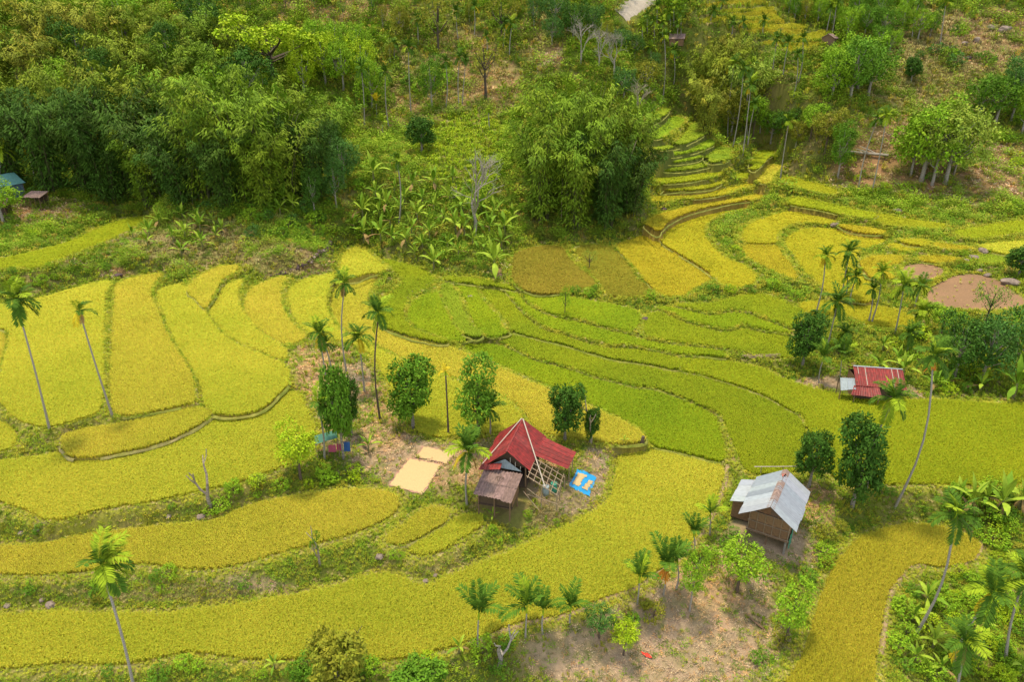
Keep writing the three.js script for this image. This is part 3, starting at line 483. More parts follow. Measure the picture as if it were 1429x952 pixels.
function trunkGeo(seed, h, r, limbs, bend = .06) {      // limbs: [x, y, z] ends
  reseed(seed); const b = new MB(), ax = R(-bend, bend) * h, az = R(-bend, bend) * h, at = t => V(ax * t * t, h * t, az * t * t);
  b.tube([at(-.03), at(.12), at(.4), at(.7), at(1)], [r * 1.35, r, r * .82, r * .62, r * .3], 7);
  for (const [x, y, z] of limbs) { const s = at(clamp(y / h * .55, .25, .85)), e = V(x, y, z), m = s.clone().lerp(e, .5).add(V(R(-.1, .1) * h * .5, -.04 * h, R(-.1, .1) * h * .5)); b.tube([s, m, e], [r * .5, r * .34, r * .12], 5); }
  return b.geo();
}
const PROTO = {};
function treeProto(key, seed, h, tr, lobes, n, per, len, wid, spread, bark, droop) {
  PROTO[key] = { h, trunk: trunkGeo(seed, h * .78, tr, lobes.map(l => [l[0], l[1], l[2]])), crown: crownGeo(seed + 1, lobes, n, per, len, wid, spread, droop), bark };
}
function lobesFor(seed, n, cy, R0, ry, rz, sp) { reseed(seed); const L = [[0, cy, 0, R0 * .72, ry * .8, rz * .72]]; for (let k = 0; k < n; k++) { const a = k / n * 6.283 + R(-.5, .5), e = R(-.75, .85), q = R(.3, .58); L.push([Math.cos(a) * R0 * sp, cy + e * ry * .75, Math.sin(a) * rz * sp, R0 * q, ry * q * R(.8, 1.1), rz * q]); } return L; }
for (const k of [0, 1, 2]) {
  treeProto('ovoid' + k, 300 + k * 7, 5.6, .14, lobesFor(300 + k, 10, 3.4, 1.55, 2.15, 1.55, .6), 640, 13, .26, .135, .27, 'grey', .35);
  treeProto('broad' + k, 340 + k * 7, 9, .24, lobesFor(340 + k, 11, 5.0, 3.5, 3.7, 3.5, .6), 530, 13, .37, .19, .5, 'pale', .3);
  treeProto('loose' + k, 380 + k * 7, 6, .13, lobesFor(380 + k, 7, 3.9, 1.9, 1.9, 1.9, .62), 280, 12, .25, .12, .34, 'brown', .4);
  treeProto('tall' + k, 420 + k * 7, 11, .2, lobesFor(420 + k, 10, 6.3, 2.6, 4.4, 2.6, .52), 560, 13, .31, .155, .45, 'pale', .3);
  treeProto('sparse' + k, 500 + k * 7, 9, .2, lobesFor(500 + k, 8, 6.2, 2.8, 2.6, 2.8, .7), 120, 10, .40, .15, .6, 'dark', .5);
  PROTO['shrub' + k] = { h: 1.8, trunk: trunkGeo(460 + k, 1.1, .05, [[.4, 1.2, .2], [-.4, 1.1, .3], [0, 1.3, -.4]]), crown: crownGeo(465 + k, [[0, .9, 0, .9, .8, .9], [.6, .7, .3, .6, .6, .6], [-.5, .8, -.4, .6, .65, .6], [.1, 1.3, -.1, .5, .45, .5]], 90, 9, .215, .11, .2, .2), bark: 'brown' };
}
{ reseed(480); const L = []; for (let k = 0; k < 13; k++) { const a = k * 2.4, r = .9 + 4.4 * Math.sqrt((k + .4) / 13); L.push([Math.cos(a) * r, 7.4 + R(-2.6, 1.6) - r * .1, Math.sin(a) * r, R(.9, 1.7), R(.35, .6), R(.9, 1.7)]); } treeProto('layered', 481, 9.6, .22, L, 330, 12, .44, .24, .5, 'dark', .3); }
{ const L = [[-.9, 3.1, 0, 1.1, 1.2, 1.1], [.6, 3.3, .2, 1.3, 1.1, 1.2], [1.5, 3.0, -.3, 1.0, .9, .9], [.1, 5.4, -.1, 1.15, 1.15, 1.15], [.2, 4.3, .1, .6, .8, .6]]; treeProto('twostorey', 491, 6.6, .15, L, 400, 13, .24, .12, .28, 'brown', .35); }
function bambooProto(key, seed, h, sp, nc) {
  reseed(seed); const cul = new MB(), lv = new MB();
  for (let c = 0; c < nc; c++) {
    const a = R(0, 6.283), br = 1.1 * Math.sqrt(rnd()), hh = h * R(.68, 1.08), out = sp * R(.35, 1.1), q = R(1.8, 2.6), dx = Math.cos(a), dz = Math.sin(a), droop = R(.12, .3);
    const at = t => { const k = Math.pow(Math.max(0, t), q); return V(dx * (br + out * k), hh * (t - droop * Math.pow(t, 4)), dz * (br + out * k)); };
    cul.tube([at(-.02), at(.25), at(.5), at(.75), at(1)], [.06, .055, .045, .03, .01], 5, [1, 1, 1], false);
    const tone = R(.75, 1.3), warm = R(.88, 1.2);
    for (let k = 0; k < 17; k++) {
      const t = lerp(.05, 1.02, Math.pow((k + rnd()) / 17, .85)), p0 = at(t), fan = unit(), size = lerp(1.5, .8, t);
      const cpos = p0.clone().add(V(fan.x * size * .7, fan.y * size * .4, fan.z * size * .7)); const jt = tone * R(.85, 1.15);
      for (let i = 0; i < 13; i++) {
        const p = cpos.clone().add(unit().multiplyScalar(size * .62 * Math.cbrt(rnd()))), dir = V(fan.x * .6 + dx * .5 + R(-.6, .6), -.45 + R(-.5, .35), fan.z * .6 + dz * .5 + R(-.6, .6)).normalize(), nn = V(R(-.7, .7) + dx * .4, .8, R(-.7, .7) + dz * .4).normalize(), j = jt * R(.8, 1.2);
        lv.leaf(p, dir, nn, R(.42, .78), R(.11, .19), [j * warm, j, j]);
      }
    }
  }
  PROTO[key] = { h, trunk: cul.geo(), crown: lv.geo(), bark: 'culm', names: ['culms', 'foliage'] };
}
bambooProto('bamboo0', 601, 15, 4.6, 30); bambooProto('bamboo1', 602, 14, 5.2, 30); bambooProto('bamboo2', 603, 16, 4.0, 28);
function deadProto(key, seed, h, r, depth, spread) {
  reseed(seed); const b = new MB();
  const grow = (p, d, l, r, n) => { const m = p.clone().addScaledVector(d, l * .5).add(unit().multiplyScalar(l * .06)), e = p.clone().addScaledVector(d, l).add(unit().multiplyScalar(l * .08)); b.tube([p, m, e], [r, r * .85, r * .62], n > 2 ? 6 : 4, [1, 1, 1], n === 0); if (n > 0) { const c = n > 2 ? 3 : R(0, 1) < .5 ? 2 : 3; for (let k = 0; k < c; k++) grow(k ? m.clone().lerp(e, R(.2, 1)) : e, d.clone().add(unit().multiplyScalar(spread)).add(V(0, .18, 0)).normalize(), l * R(.6, .82), r * .58, n - 1); } };
  grow(V(0, -.1, 0), V(0, 1, 0), h * .36, r, depth);
  PROTO[key] = { h, trunk: b.geo(), bark: 'dead' };
}
deadProto('dead0', 701, 7, .16, 5, .75); deadProto('dead1', 702, 7, .17, 5, .85); deadProto('deadpole', 703, 3.4, .10, 2, .6); deadProto('deadfork', 704, 3, .09, 2, .8);
function plant(name, key, px, py, top, leaf, label, category, group, o = {}) {
  const P = PROTO[key], b = o.at || hit(px, py), h = o.h || Math.max(.3, topY(b, top) - b.y), s = h / P.h, w = o.w || 1;
  const t = thing(name, label, category, group, [b.x, b.y - .03, b.z], R(0, 6.283)); t.scale.set(s * w, s, s * w);
  if (o.lean) t.rotation.z = o.lean;
  const nm = P.names || ['trunk', 'crown'];
  if (P.trunk) mesh(nm[0], P.trunk, barkMat[o.bark || P.bark], t);
  if (P.crown) mesh(nm[1], P.crown, GREEN[leaf], t);
  return t;
}

// ---------------------------------------------------------------- palms
function frondGeo(seed, len, el, droop, lf) {
  reseed(seed); const b = new MB(), n = 20; let x = 0, y = 0, pts = []; 
  for (let k = 0; k <= n; k++) { const a = el - droop * Math.pow(k / n, 1.3); pts.push(V(x, y, 0)); x += Math.cos(a) * len / n; y += Math.sin(a) * len / n; }
  b.tube([pts[0], pts[5], pts[10], pts[n]], [.035, .028, .018, .006], 4, [1.3, 1.25, 1.1], false);
  for (let k = 2; k <= n; k++) { const t = pts[k].clone().sub(pts[k - 1]).normalize(), up = V(-t.y, t.x, 0), f = lf * (.55 + .6 * Math.sin(Math.PI * clamp(k / n * .85 + .08))); 
    for (const sd of [-1, 1]) { const j = R(.8, 1.2), d = t.clone().multiplyScalar(R(.55, .85)).add(V(0, 0, sd * R(.75, 1))).addScaledVector(up, R(.0, .3)).add(V(0, -.22, 0)).normalize(); b.leaf(pts[k], d, up.clone().add(V(0, .3, sd * -.3)).normalize(), f * R(.85, 1.15), .115, [j, j, j]); } }
  return b.geo();
}
const FR = [[1.45, .7], [1.2, 1.1], [.95, 1.4], [.65, 1.5], [.2, 1.4], [-.5, .9], [-1.1, .4]].map(([e, d], k) => frondGeo(800 + k, 1.75, e, d, .58));
const FRY = [[1.45, .25], [1.28, .4], [1.1, .55], [.9, .8], [.5, 1.0]].map(([e, d], k) => frondGeo(820 + k, 2.0, e, d, .6));
function palm(cx, cy, bx, by, label, group, o = {}) {
  const b = hit(bx, by); let ht = Math.max(.7, topY(b, cy) - b.y); const cw = ray(cx, cy);
  // crown point: on its line of sight, at the depth of the foot
  const tt = -b.z / -cw.z, top = V(cw.x * tt, EYE + cw.y * tt, b.z); ht = top.y - b.y;
  if (ht < .6) { ht = .8; top.y = b.y + ht; }
  const g = thing(o.young ? 'young_areca_palm' : 'areca_palm', label, 'palm', group, [b.x, b.y, b.z]);
  const e = V(top.x - b.x, ht, 0), bend = R(-.05, .05) * ht, tb = new MB(), pts = [], rr = []; const far = depthAt(b) > 112, r0 = o.young ? .07 : far ? .14 : .1;
  for (let k = 0; k <= 6; k++) { const t = k / 6; pts.push(V(e.x * (t * .8 + .2 * t * t) + bend * Math.sin(Math.PI * t), e.y * t - (k ? 0 : .15), bend * .6 * Math.sin(Math.PI * t))); rr.push(r0 * (1.25 - .35 * Math.min(1, t * 3)) * (1 - .22 * t)); }
  tb.tube(pts, rr, 7); mesh('trunk', tb.geo(), barkMat[o.darkTrunk ? 'brown' : 'palm'], g);
  const sc = (o.s || 1) * (o.young ? 1 : far ? 1.15 : 1.05), shaft = new MB(), d = e.clone().normalize(), tip = e.clone().addScaledVector(d, .55 * sc); shaft.tube([e.clone().addScaledVector(d, -.2), e.clone().addScaledVector(d, .2), tip], [r0 * .85, r0 * 1.05, r0 * .5], 6); mesh('crown_shaft', shaft.geo(), GREEN.frondLight, g);
  const set = o.young ? FRY : FR, n = o.n || (o.young ? 7 : 12), a0 = R(0, 6.28);
  for (let k = 0; k < n; k++) {
    let v = o.young ? Math.min(4, Math.floor(k / n * 5)) : Math.min(far ? 5 : 6, Math.floor(k / n * 7)); if (o.perky) v = Math.max(0, v - 1);
    let az = a0 + k * 2.4 + R(-.3, .3); if (o.wind) { az = ((az % 6.283) + 6.283) % 6.283 - Math.PI; az *= .52; }
    const old = k === n - 1, m = mesh('frond', set[v], o.all ? GREEN[o.all] : old && !o.young && rnd() < (o.skirt ?? .3) ? GREEN.frondYellow : rnd() < (o.light ?? .28) ? GREEN.frondLight : GREEN.frond, g);
    m.position.copy(tip); m.rotation.y = az; m.scale.setScalar(sc * R(.85, 1.12));
  }
  if (!o.young && !o.all && !far && rnd() < .45) { const m = mesh('dead_frond', set[6], GREEN.frondDry, g); m.position.copy(tip); m.rotation.y = R(0, 6); m.scale.setScalar(sc * .8); }
  if (o.fruit) { const fb = new MB(); reseed(900 + Math.round(cx)); for (let k = 0; k < 26; k++) { const dd = V(R(-.5, .5), -1, R(-.5, .5)).normalize(), p = e.clone().add(V(R(-.15, .15), -.1 + R(-.1, .1), R(-.15, .15))); fb.tube([p, p.clone().addScaledVector(dd, R(.4, .9))], [.03, .045], 4, [R(.8, 1.2), R(.8, 1.1), 1]); } const fm = mesh('fruit_cluster', fb.geo(), std([.62, .27, .02]), g); fm.scale.setScalar(sc); fm.position.copy(e).multiplyScalar(1 - sc); }
  return g;
}
reseed(31);
palm(25, 428, 70, 600, 'tall leaning palm with windswept fronds, thickest crown over the gold strips', null, { wind: 1, s: 1.05 });
palm(113, 440, 158, 582, 'tall leaning palm with few ragged fronds at the edge of the gold strip', null, { wind: 1, n: 6, s: .75 });
palm(145, 800, 192, 985, 'tall leaning palm with yellow lower fronds rising from the weedy bank', null, { wind: 1, s: 1.05, light: .5 });
palm(447, 472, 460, 555, 'palm with drooping lower fronds on the dry bank above the tarpaulin shelter', null, { s: .95 });
palm(455, 484, 466, 553, 'shorter twin palm stem on the dry bank above the tarpaulin shelter', null, { s: .7, n: 6 });
palm(481, 402, 484, 520, 'tallest slim palm standing against the bent gold band', null, { s: .95 });
palm(501, 478, 509, 548, 'short bushy palm behind the crown of the shaggy citrus tree', null, { s: 1 });
palm(528, 445, 531, 587, 'tall dark crowned palm on the leaf strewn bank beside the dark ovoid tree', null, { s: 1.05, darkTrunk: 1 });
palm(446, 572, 453, 640, 'windswept palm with yellow skirt next to the tarpaulin shelter', null, { wind: 1, s: 1.05, light: .4 });
palm(622, 521, 626, 608, 'thin brown pole of a palm with a tiny yellow crown', null, { n: 5, s: .42, all: 'frondYellow', darkTrunk: 1 });
palm(654, 640, 652, 706, 'bushy palm with glossy light fronds between drying mats and red hut', null, { s: 1.2, light: .5, perky: 1 });
palm(683, 578, 684, 607, 'small drooping palm under the two storey tree behind the red hut', null, { s: .9, light: 0 });
for (const [cx, cy, bx, by, s, l] of [[668, 862, 667, 904, 1.1, 'young palm with stiff upright fronds beside the pale dead trunk'], [735, 853, 733, 890, 1, 'young palm with broad upright fronds and a yellow skirt by the earth path'], [758, 856, 757, 884, .78, 'small young palm tucked beside a broader one by the path'], [796, 853, 795, 872, .85, 'young palm with narrow closed fronds beside the papaya'], [892, 811, 889, 843, .85, 'young palm with bent upright fronds alone on the grassy path edge'], [928, 795, 925, 830, 1.1, 'largest young palm with orange fruit stalk beside the path'], [945, 787, 943, 822, .8, 'smaller young palm touching the fruiting one'], [968, 747, 968, 775, .7, 'tiny young palm at the bend of the path above the papaya'], [991, 722, 990, 747, .75, 'tiny young palm below the gold field tip near the grey hut']])
  palm(cx, cy, bx, by, l, 'young palms along the earth path', { young: 1, s: s * 1.0, fruit: cx === 928, light: .15 });
palm(1243, 566, 1209, 684, 'palm rising behind the twin trunked dark tree', null, { s: 1.1 });
palm(1301, 505, 1248, 708, 'very tall leaning palm with hanging orange fruit', null, { s: .98, fruit: 1, light: .1 });
palm(1331, 728, 1278, 884, 'tall leaning palm over the ochre field', null, { s: .95, light: .3 });
palm(1380, 838, 1330, 935, 'spreading palm with leaning forked stems in the corner jungle', null, { s: 1.1, light: .25 });
palm(1427, 812, 1402, 925, 'palm at the jungle edge cut by the picture border', null, { s: 1, light: .3 });
palm(1345, 905, 1330, 985, 'low palm with yellow fronds in the corner jungle', null, { s: .95, light: .6 });
const grove = 'palms behind the tin shed';
for (const [cx, cy, bx, by, s, l, o] of [[1151, 362, 1138, 437, .8, 'tall thin palm with orange fruit in front of the round ochre field', { fruit: 1 }], [1184, 358, 1174, 414, 1, 'tall dark palm in front of the round ochre field', {}], [1182, 388, 1179, 414, .55, 'small yellowish palm beside the tall dark one', { all: 'frondLight' }], [1193, 391, 1185, 424, .8, 'medium palm with drooping crown beside the tall dark one', {}],
  [1218, 408, 1211, 451, .7, 'thin palm with hanging brown skirt behind the tin shed', {}], [1230, 384, 1215, 452, .75, 'tall thin palm with yellow top behind the tin shed', { light: .7 }], [1260, 404, 1248, 467, .95, 'leaning palm with shaggy yellow green crown before the small pond', { light: .5 }], [1283, 404, 1275, 430, .85, 'palm leaning towards the large bare pond', { light: .4 }], [1286, 440, 1282, 462, .9, 'short light green palm at the pond edge', { light: .8 }], [1167, 428, 1153, 487, 1.1, 'broad dark palm beside the round tree', { light: 0 }], [1269, 470, 1266, 490, .8, 'short dark palm above the tin roof', { light: 0 }], [1178, 470, 1176, 492, .8, 'ragged short palm between round tree and tin shed', {}]])
  palm(cx, cy, bx, by, l, grove, { s: s * 1.12, ...o });
palm(1148, 503, 1142, 535, 'young palm in the shed yard under the round tree', grove, { young: 1, s: .95 }); palm(1174, 501, 1171, 528, 'young palm in front of the silver end of the tin shed', grove, { young: 1, s: 1 });
palm(144, 183, 161, 276, 'lone slender palm in front of the dark bamboo wall', null, { s: 1 });
palm(38, 206, 52, 262, 'palm with yellowing crown beside the thatched shed', null, { s: 1.15, light: .5 });
palm(3, 215, 2, 270, 'palm with yellow fronds at the farmyard corner', null, { s: 1.1, all: 'frondLight' });
palm(555, 228, 557, 312, 'palm on a pale stem standing in the banana grove', null, { s: 1 });
for (const [cx, cy, bx, by, s] of [[505, 100, 509, 176, 1], [538, 105, 543, 180, .9], [570, 71, 574, 158, 1], [550, 66, 551, 84, .9], [622, 89, 622, 153, .8], [641, 84, 641, 151, .8], [650, 86, 645, 147, .7], [583, 31, 584, 64, 1], [637, 20, 640, 57, .9], [662, 12, 662, 48, .8], [679, 53, 680, 70, .7], [705, 38, 702, 66, 1], [714, 38, 711, 77, 1]]) palm(cx, cy, bx, by, 'slender wild palm on the scrubby hillside above the banana grove', 'palms on the hillside', { s: s * 1.25, light: .05 });
palm(534, 173, 535, 192, 'small light green palm at the foot of the hillside palms', null, { young: 1, s: .9, all: 'frondLight' }); palm(525, 144, 526, 165, 'small golden yellow palm between two slender palms', null, { young: 1, s: .9, all: 'frondYellow' }); palm(682, 156, 683, 182, 'small yellow topped palm in the bright grass clearing', null, { s: .6, all: 'frondLight' });
for (const [cx, cy, bx, by, s] of [[896, 38, 897, 70, .9], [908, 70, 908, 92, .9], [940, 74, 940, 117, 1], [927, 53, 924, 144, .9], [917, 12, 917, 40, .9], [934, 22, 934, 47, .9], [913, 33, 913, 60, .9], [940, 12, 940, 36, .8], [946, 38, 946, 65, .9], [925, 34, 925, 60, .9], [903, 24, 903, 50, .8], [950, 20, 950, 50, .8]]) palm(cx, cy, bx, by, 'palm in the hamlet grove below the pale road', 'palms of the hamlet grove', { s: s * 1.15, light: .5 });
for (const [cx, cy, bx, by, s] of [[1007, 5, 1005, 15, 1], [995, 18, 991, 30, 1], [1066, 32, 1064, 46, 1], [1037, 34, 1036, 46, .8], [1022, 34, 1021, 48, .8], [1084, 58, 1078, 99, 1], [1099, 64, 1092, 107, 1], [1120, 57, 1113, 118, .9], [1113, 79, 1105, 142, .9]]) palm(cx, cy, bx, by, 'dark palm standing among the far gold terraces', 'palms on the far terraces', { s: s * 1.1, light: .1 });
for (const [cx, cy, bx, by, s] of [[1024, 94, 1015, 192, 1], [1037, 101, 1022, 208, 1], [1050, 96, 1043, 190, .9], [1047, 124, 1036, 216, 1.05], [1052, 150, 1043, 205, .8]]) palm(cx, cy, bx, by, 'tall pale stemmed palm beside the stair of terraces', 'tall palms by the stair of terraces', { s: s * 1.3, light: .2 });
palm(1100, 173, 1088, 253, 'lone palm between leaf shaped plots and brown slope', null, { s: 1, light: .5 });
for (const [cx, cy, bx, by] of [[1223, 170, 1197, 266], [1236, 167, 1216, 269]]) palm(cx, cy, bx, by, 'leaning twin palm beside the fallen white tree', 'twin palms by the fallen tree', { s: 1.05, light: .4 });
for (const [cx, cy, bx, by] of [[1160, 12, 1153, 44], [1167, 5, 1161, 47], [1282, 5, 1272, 56], [1319, 7, 1311, 62]]) palm(cx, cy, bx, by, 'far palm on a long pale stem above the round trees', 'far palms above the round trees', { s: 1.1, light: .3, skirt: 0 });

// ---------------------------------------------------------------- bananas
function bananaLeaf(seed, el, droop, len, wid) {
  reseed(seed); const b = new MB(), n = 7, pts = []; let x = 0, y = 0;
  for (let k = 0; k <= n; k++) { pts.push([x, y]); const a = el - droop * Math.pow(k / n, 1.4); x += Math.cos(a) * len / n; y += Math.sin(a) * len / n; }
  for (let k = 0; k < n; k++) for (const sd of [-1, 1]) { const wA = k < 1 ? .03 : wid * Math.sin(Math.PI * clamp((k - .6) / (n - .4))) * R(.75, 1.1), wB = wid * Math.sin(Math.PI * clamp((k + .4) / (n - .4))) * R(.75, 1.1), j = R(.85, 1.15), c = [j, j, j];
    b.face(V(pts[k][0], pts[k][1], 0), V(pts[k + 1][0], pts[k + 1][1], 0), V(pts[k + 1][0], pts[k + 1][1] - wB * .28, sd * wB), V(pts[k][0], pts[k][1] - wA * .28, sd * wA), c); }
  b.tube([V(0, 0, 0), V(pts[3][0], pts[3][1] - .015, 0), V(pts[n][0], pts[n][1] - .015, 0)], [.035, .022, .008], 4, [1.5, 1.4, 1.6], false);
  return b.geo();
}
const BL = [[1.45, .5], [1.2, 1.0], [.95, 1.35], [.7, 1.6], [.2, 1.6]].map(([e, d], k) => bananaLeaf(930 + k, e, d, 2.2, .25));
const deadLeaf = bananaLeaf(940, -.9, .6, 1.9, .25);
const stemGeo = (() => { const b = new MB(); b.tube([V(0, -.1, 0), V(0, .6, 0), V(0, 1.3, 0)], [.13, .11, .06], 8); return b.geo(); })();
const bananaStem = std([.30, .30, .11], { map: T.bark });
function banana(px, py, hpx, label, group, light = .4, skirt = 0) {
  const b = hit(px, py), h = hpx * .8 * depthAt(b) / F / .95, s = h / 2.9, g = thing('banana_plant', label, 'banana plant', group, [b.x, b.y, b.z], R(0, 6.28)); g.scale.setScalar(s);
  mesh('stem', stemGeo, bananaStem, g); const n = 7 + Math.floor(rnd() * 2);
  for (let k = 0; k < n; k++) { const m = mesh('leaf', BL[Math.min(4, Math.floor(k / n * 5))], k === n - 1 && rnd() < .45 ? GREEN.bananaDry : rnd() < light ? GREEN.bananaLight : GREEN.banana, g); m.position.y = 1.25 - k * .03; m.rotation.y = k * 2.45 + R(-.3, .3); m.scale.setScalar(R(.8, 1.12)); }
  for (let k = 0; k < skirt; k++) { const m = mesh('dead_leaf', deadLeaf, GREEN.bananaDry, g); m.position.y = 1.2; m.rotation.y = k * 1.3 + R(-.3, .3); m.scale.set(R(.5, .8), R(.5, .75), R(.4, .7)); }
}
reseed(51);
for (const [x, y] of [[187, 334], [210, 332], [224, 318], [243, 339], [260, 334], [277, 310], [256, 306], [281, 325], [298, 315], [303, 337], [312, 327], [208, 348], [255, 360], [284, 348]]) banana(x, y, R(22, 34), 'young banana plant in the dry clearing above the gold strips', 'bananas in the dry clearing', .5);
for (const [x, y, h] of [[522, 256, 46], [576, 268, 34], [606, 268, 40], [632, 256, 26], [507, 307, 40], [525, 279, 34], [509, 339, 44], [532, 340, 42], [551, 272, 30], [567, 344, 32], [583, 311, 36], [606, 296, 28], [636, 330, 46], [648, 332, 42], [662, 321, 40], [690, 311, 36], [704, 330, 42], [683, 330, 40], [646, 298, 40], [620, 312, 30], [545, 318, 32], [660, 345, 34], [625, 350, 30], [590, 350, 30], [560, 300, 30], [675, 352, 30], [530, 306, 30], [495, 325, 34], [520, 330, 30], [548, 342, 32], [575, 330, 34], [600, 335, 34], [615, 330, 30], [655, 305, 36], [672, 300, 34], [628, 285, 32], [590, 288, 32], [565, 285, 30], [540, 295, 32], [700, 350, 36], [715, 312, 30], [640, 360, 30], [580, 362, 28]]) banana(x, y, h, 'banana plant in the big grove above the green bowl', 'bananas of the big grove', .45);
banana(690, 383, 56, 'large banana plant with pale drooping leaves at the grove corner by the brown paddy', null, .7); banana(606, 380, 46, 'bushy banana plant overhanging the stone lip of the green bowl', null, .5);
for (const [x, y, h] of [[398, 290, 40], [410, 296, 34], [392, 300, 28]]) banana(x, y, h, 'banana plant in front of the bamboo edge beyond the dry clearing', 'bananas at the bamboo edge', .5);
for (const [x, y, h] of [[1225, 520, 36], [1258, 528, 44], [1250, 512, 36], [1230, 492, 30], [1300, 545, 34], [1320, 540, 30]]) banana(x, y, h, 'banana plant crowding the back of the tin shed', 'bananas behind the tin shed', .4);
for (const [x, y, h] of [[1412, 556, 64], [1366, 548, 36]]) banana(x, y, h, 'banana plant under the dark trees beside the yellow green field', 'bananas under the dark trees', .6);
for (const [x, y, h] of [[1352, 716, 62], [1335, 700, 40], [1392, 720, 70], [1420, 712, 60], [1372, 705, 40]]) banana(x, y, h, 'large banana plant with brown skirt above the ochre field', 'bananas above the ochre field', .6, 5);
for (const [x, y, h] of [[1290, 845, 46], [1272, 868, 38], [1300, 905, 44], [1360, 880, 36], [1420, 860, 40], [1275, 925, 40], [1420, 940, 46], [1310, 940, 36]]) banana(x, y, h, 'banana plant in the corner jungle beside the earth path', 'bananas in the corner jungle', .6);
banana(384, 934, 30, 'lone small banana plant on the near weedy bank', null, .8); banana(478, 912, 0 + 32, 'small banana plant beside the near olive bush', null, .6); banana(641, 912, 34, 'small banana plant by the near end of the earth path', null, .6); banana(515, 632, 36, 'small banana plant beside the tarpaulin shelter', null, .6); banana(688, 725, 22, 'little banana shoot in front of the red hut', null, .8); banana(870, 620, 18, 'little yellow banana shoot at the tip of the pointed band', null, 1);

// ---------------------------------------------------------------- single trees
const TONEWORD = { deep: 'dark green', mid: 'mid green', fresh: 'fresh green', lime: 'lime green', olive: 'olive', bluish: 'bluish green', pale: 'pale green', bamboo: 'green', bambooOlive: 'olive', bambooGold: 'golden olive', bambooDark: 'dark' };
const say = (label, leaf, h, h0, h1) => label.replace('@', TONEWORD[leaf]).replace('#', h === undefined ? '' : h < lerp(h0, h1, .33) ? 'low' : h < lerp(h0, h1, .67) ? 'medium' : 'tall');
reseed(61);
const pick = a => a[Math.floor(rnd() * a.length)];
plant('ovoid_tree', 'ovoid0', 577, 598, 503, 'mid', 'dark ovoid leafy tree standing on the leaf strewn bank', 'tree', null, { w: .95 });
plant('two_storey_tree', 'twostorey', 668, 607, 494, 'mid', 'leafy tree with two separate crown storeys behind the red hut', 'tree', null, { w: .98 });
plant('ovoid_tree', 'ovoid1', 788, 616, 534, 'deep', 'dark glossy tree with a bare dead fork on top', 'tree', null, { w: .9 }); plant('dead_branch', 'deadfork', 790, 616, 500, 0, 'bare dead fork rising out of the dark glossy tree', 'branch', null, { at: hit(790, 618).add(V(0, 2.8, 0)), h: 3.0, bark: 'dead' });
plant('ovoid_tree', 'ovoid2', 824, 619, 566, 'deep', 'smallest dark glossy tree with a bare pole through it', 'tree', null, { w: .65 }); plant('dead_pole', 'deadpole', 824, 619, 543, 0, 'thin bare lopped stem standing in the smallest glossy tree', 'branch', null);
plant('citrus_tree', 'ovoid2', 480, 642, 506, 'mid', 'shaggy green fruit tree over the tarpaulin shelter', 'tree', null, { w: .46 }); plant('citrus_tree', 'ovoid1', 492, 610, 520, 'deep', 'darker shaggy fruit tree tight behind the one at the shelter', 'tree', null, { w: .52 });
plant('feathery_tree', 'loose0', 420, 669, 590, 'lime', 'bright lime green feathery tree on the weedy bank', 'tree', null);
plant('ovoid_tree', 'ovoid1', 1128, 680, 599, 'deep', 'round dark tree behind the grey roofed hut', 'tree', null, { w: .85 }); plant('ovoid_tree', 'ovoid0', 1188, 708, 584, 'deep', 'tall dark tree beside the yellow green field', 'tree', null, { w: .72 });
plant('mango_tree', 'loose1', 1028, 826, 742, 'fresh', 'leafy tree on the bare slope below the grey roofed hut', 'tree', null, { w: .95 }); plant('mango_tree', 'loose2', 1096, 896, 818, 'fresh', 'bushy yellow green tree at the ditch edge of the bare slope', 'tree', null, { w: .85 });
plant('small_tree', 'loose0', 870, 914, 862, 'lime', 'small lime green tree standing alone on the bare slope', 'tree', null, { w: .9 }); plant('small_tree', 'loose2', 962, 853, 768, 'fresh', 'pale slender tree on the bare slope beside the young palms', 'tree', null, { w: .6, bark: 'pale' });
plant('small_tree', 'loose1', 836, 890, 838, 'bluish', 'papaya like tree with blue green leaves beside the earth path', 'tree', null, { w: .9 });
plant('olive_bush', 'ovoid1', 476, 985, 884, 'olive', 'large olive green bush at the near bank', 'bush', null, { w: 1 });
plant('bank_bush', 'ovoid1', 590, 985, 926, 'mid', 'fresh green bush below the pale dead trunk', 'bush', null, { w: 1.5 });
plant('round_tree', 'ovoid0', 1119, 512, 438, 'deep', 'round dark tree at the end of the log pile', 'tree', null, { w: .95 });
plant('dark_tree', 'broad0', 1330, 528, 436, 'deep', 'wide dark tree behind the tin shed yard', 'tree', 'dark trees by the ponds', { w: .9 }); plant('dark_tree', 'broad1', 1368, 532, 428, 'bluish', 'tall bluish tree beside the wide dark one', 'tree', 'dark trees by the ponds', { w: .8 }); plant('dark_tree', 'broad2', 1425, 525, 438, 'mid', 'broad green tree next to the tall bluish one, cut by the border', 'tree', 'dark trees by the ponds'); plant('dark_tree', 'ovoid1', 1420, 388, 342, 'deep', 'very dark round tree at the rim of the large pond', 'tree', null, { w: 1.5 }); plant('pond_tree', 'sparse0', 1374, 452, 394, 'mid', 'open crowned tree in front of the large bare pond', 'tree', null); plant('pond_tree', 'loose2', 1312, 470, 426, 'fresh', 'bushy green tree on the near shore of the large pond', 'tree', null, { w: 1.4 });
plant('bund_tree', 'sparse1', 822, 376, 346, 'pale', 'young airy tree on the bund between the two brown paddies', 'tree', null); plant('bund_tree', 'sparse2', 788, 440, 398, 'fresh', 'thin young tree leaning in the green bands', 'tree', null, { w: .6 });
plant('yard_tree', 'loose1', 6, 312, 236, 'fresh', 'leafy tree in front of the teal roofed farm hut', 'tree', null, { w: 1.1, bark: 'pale' });
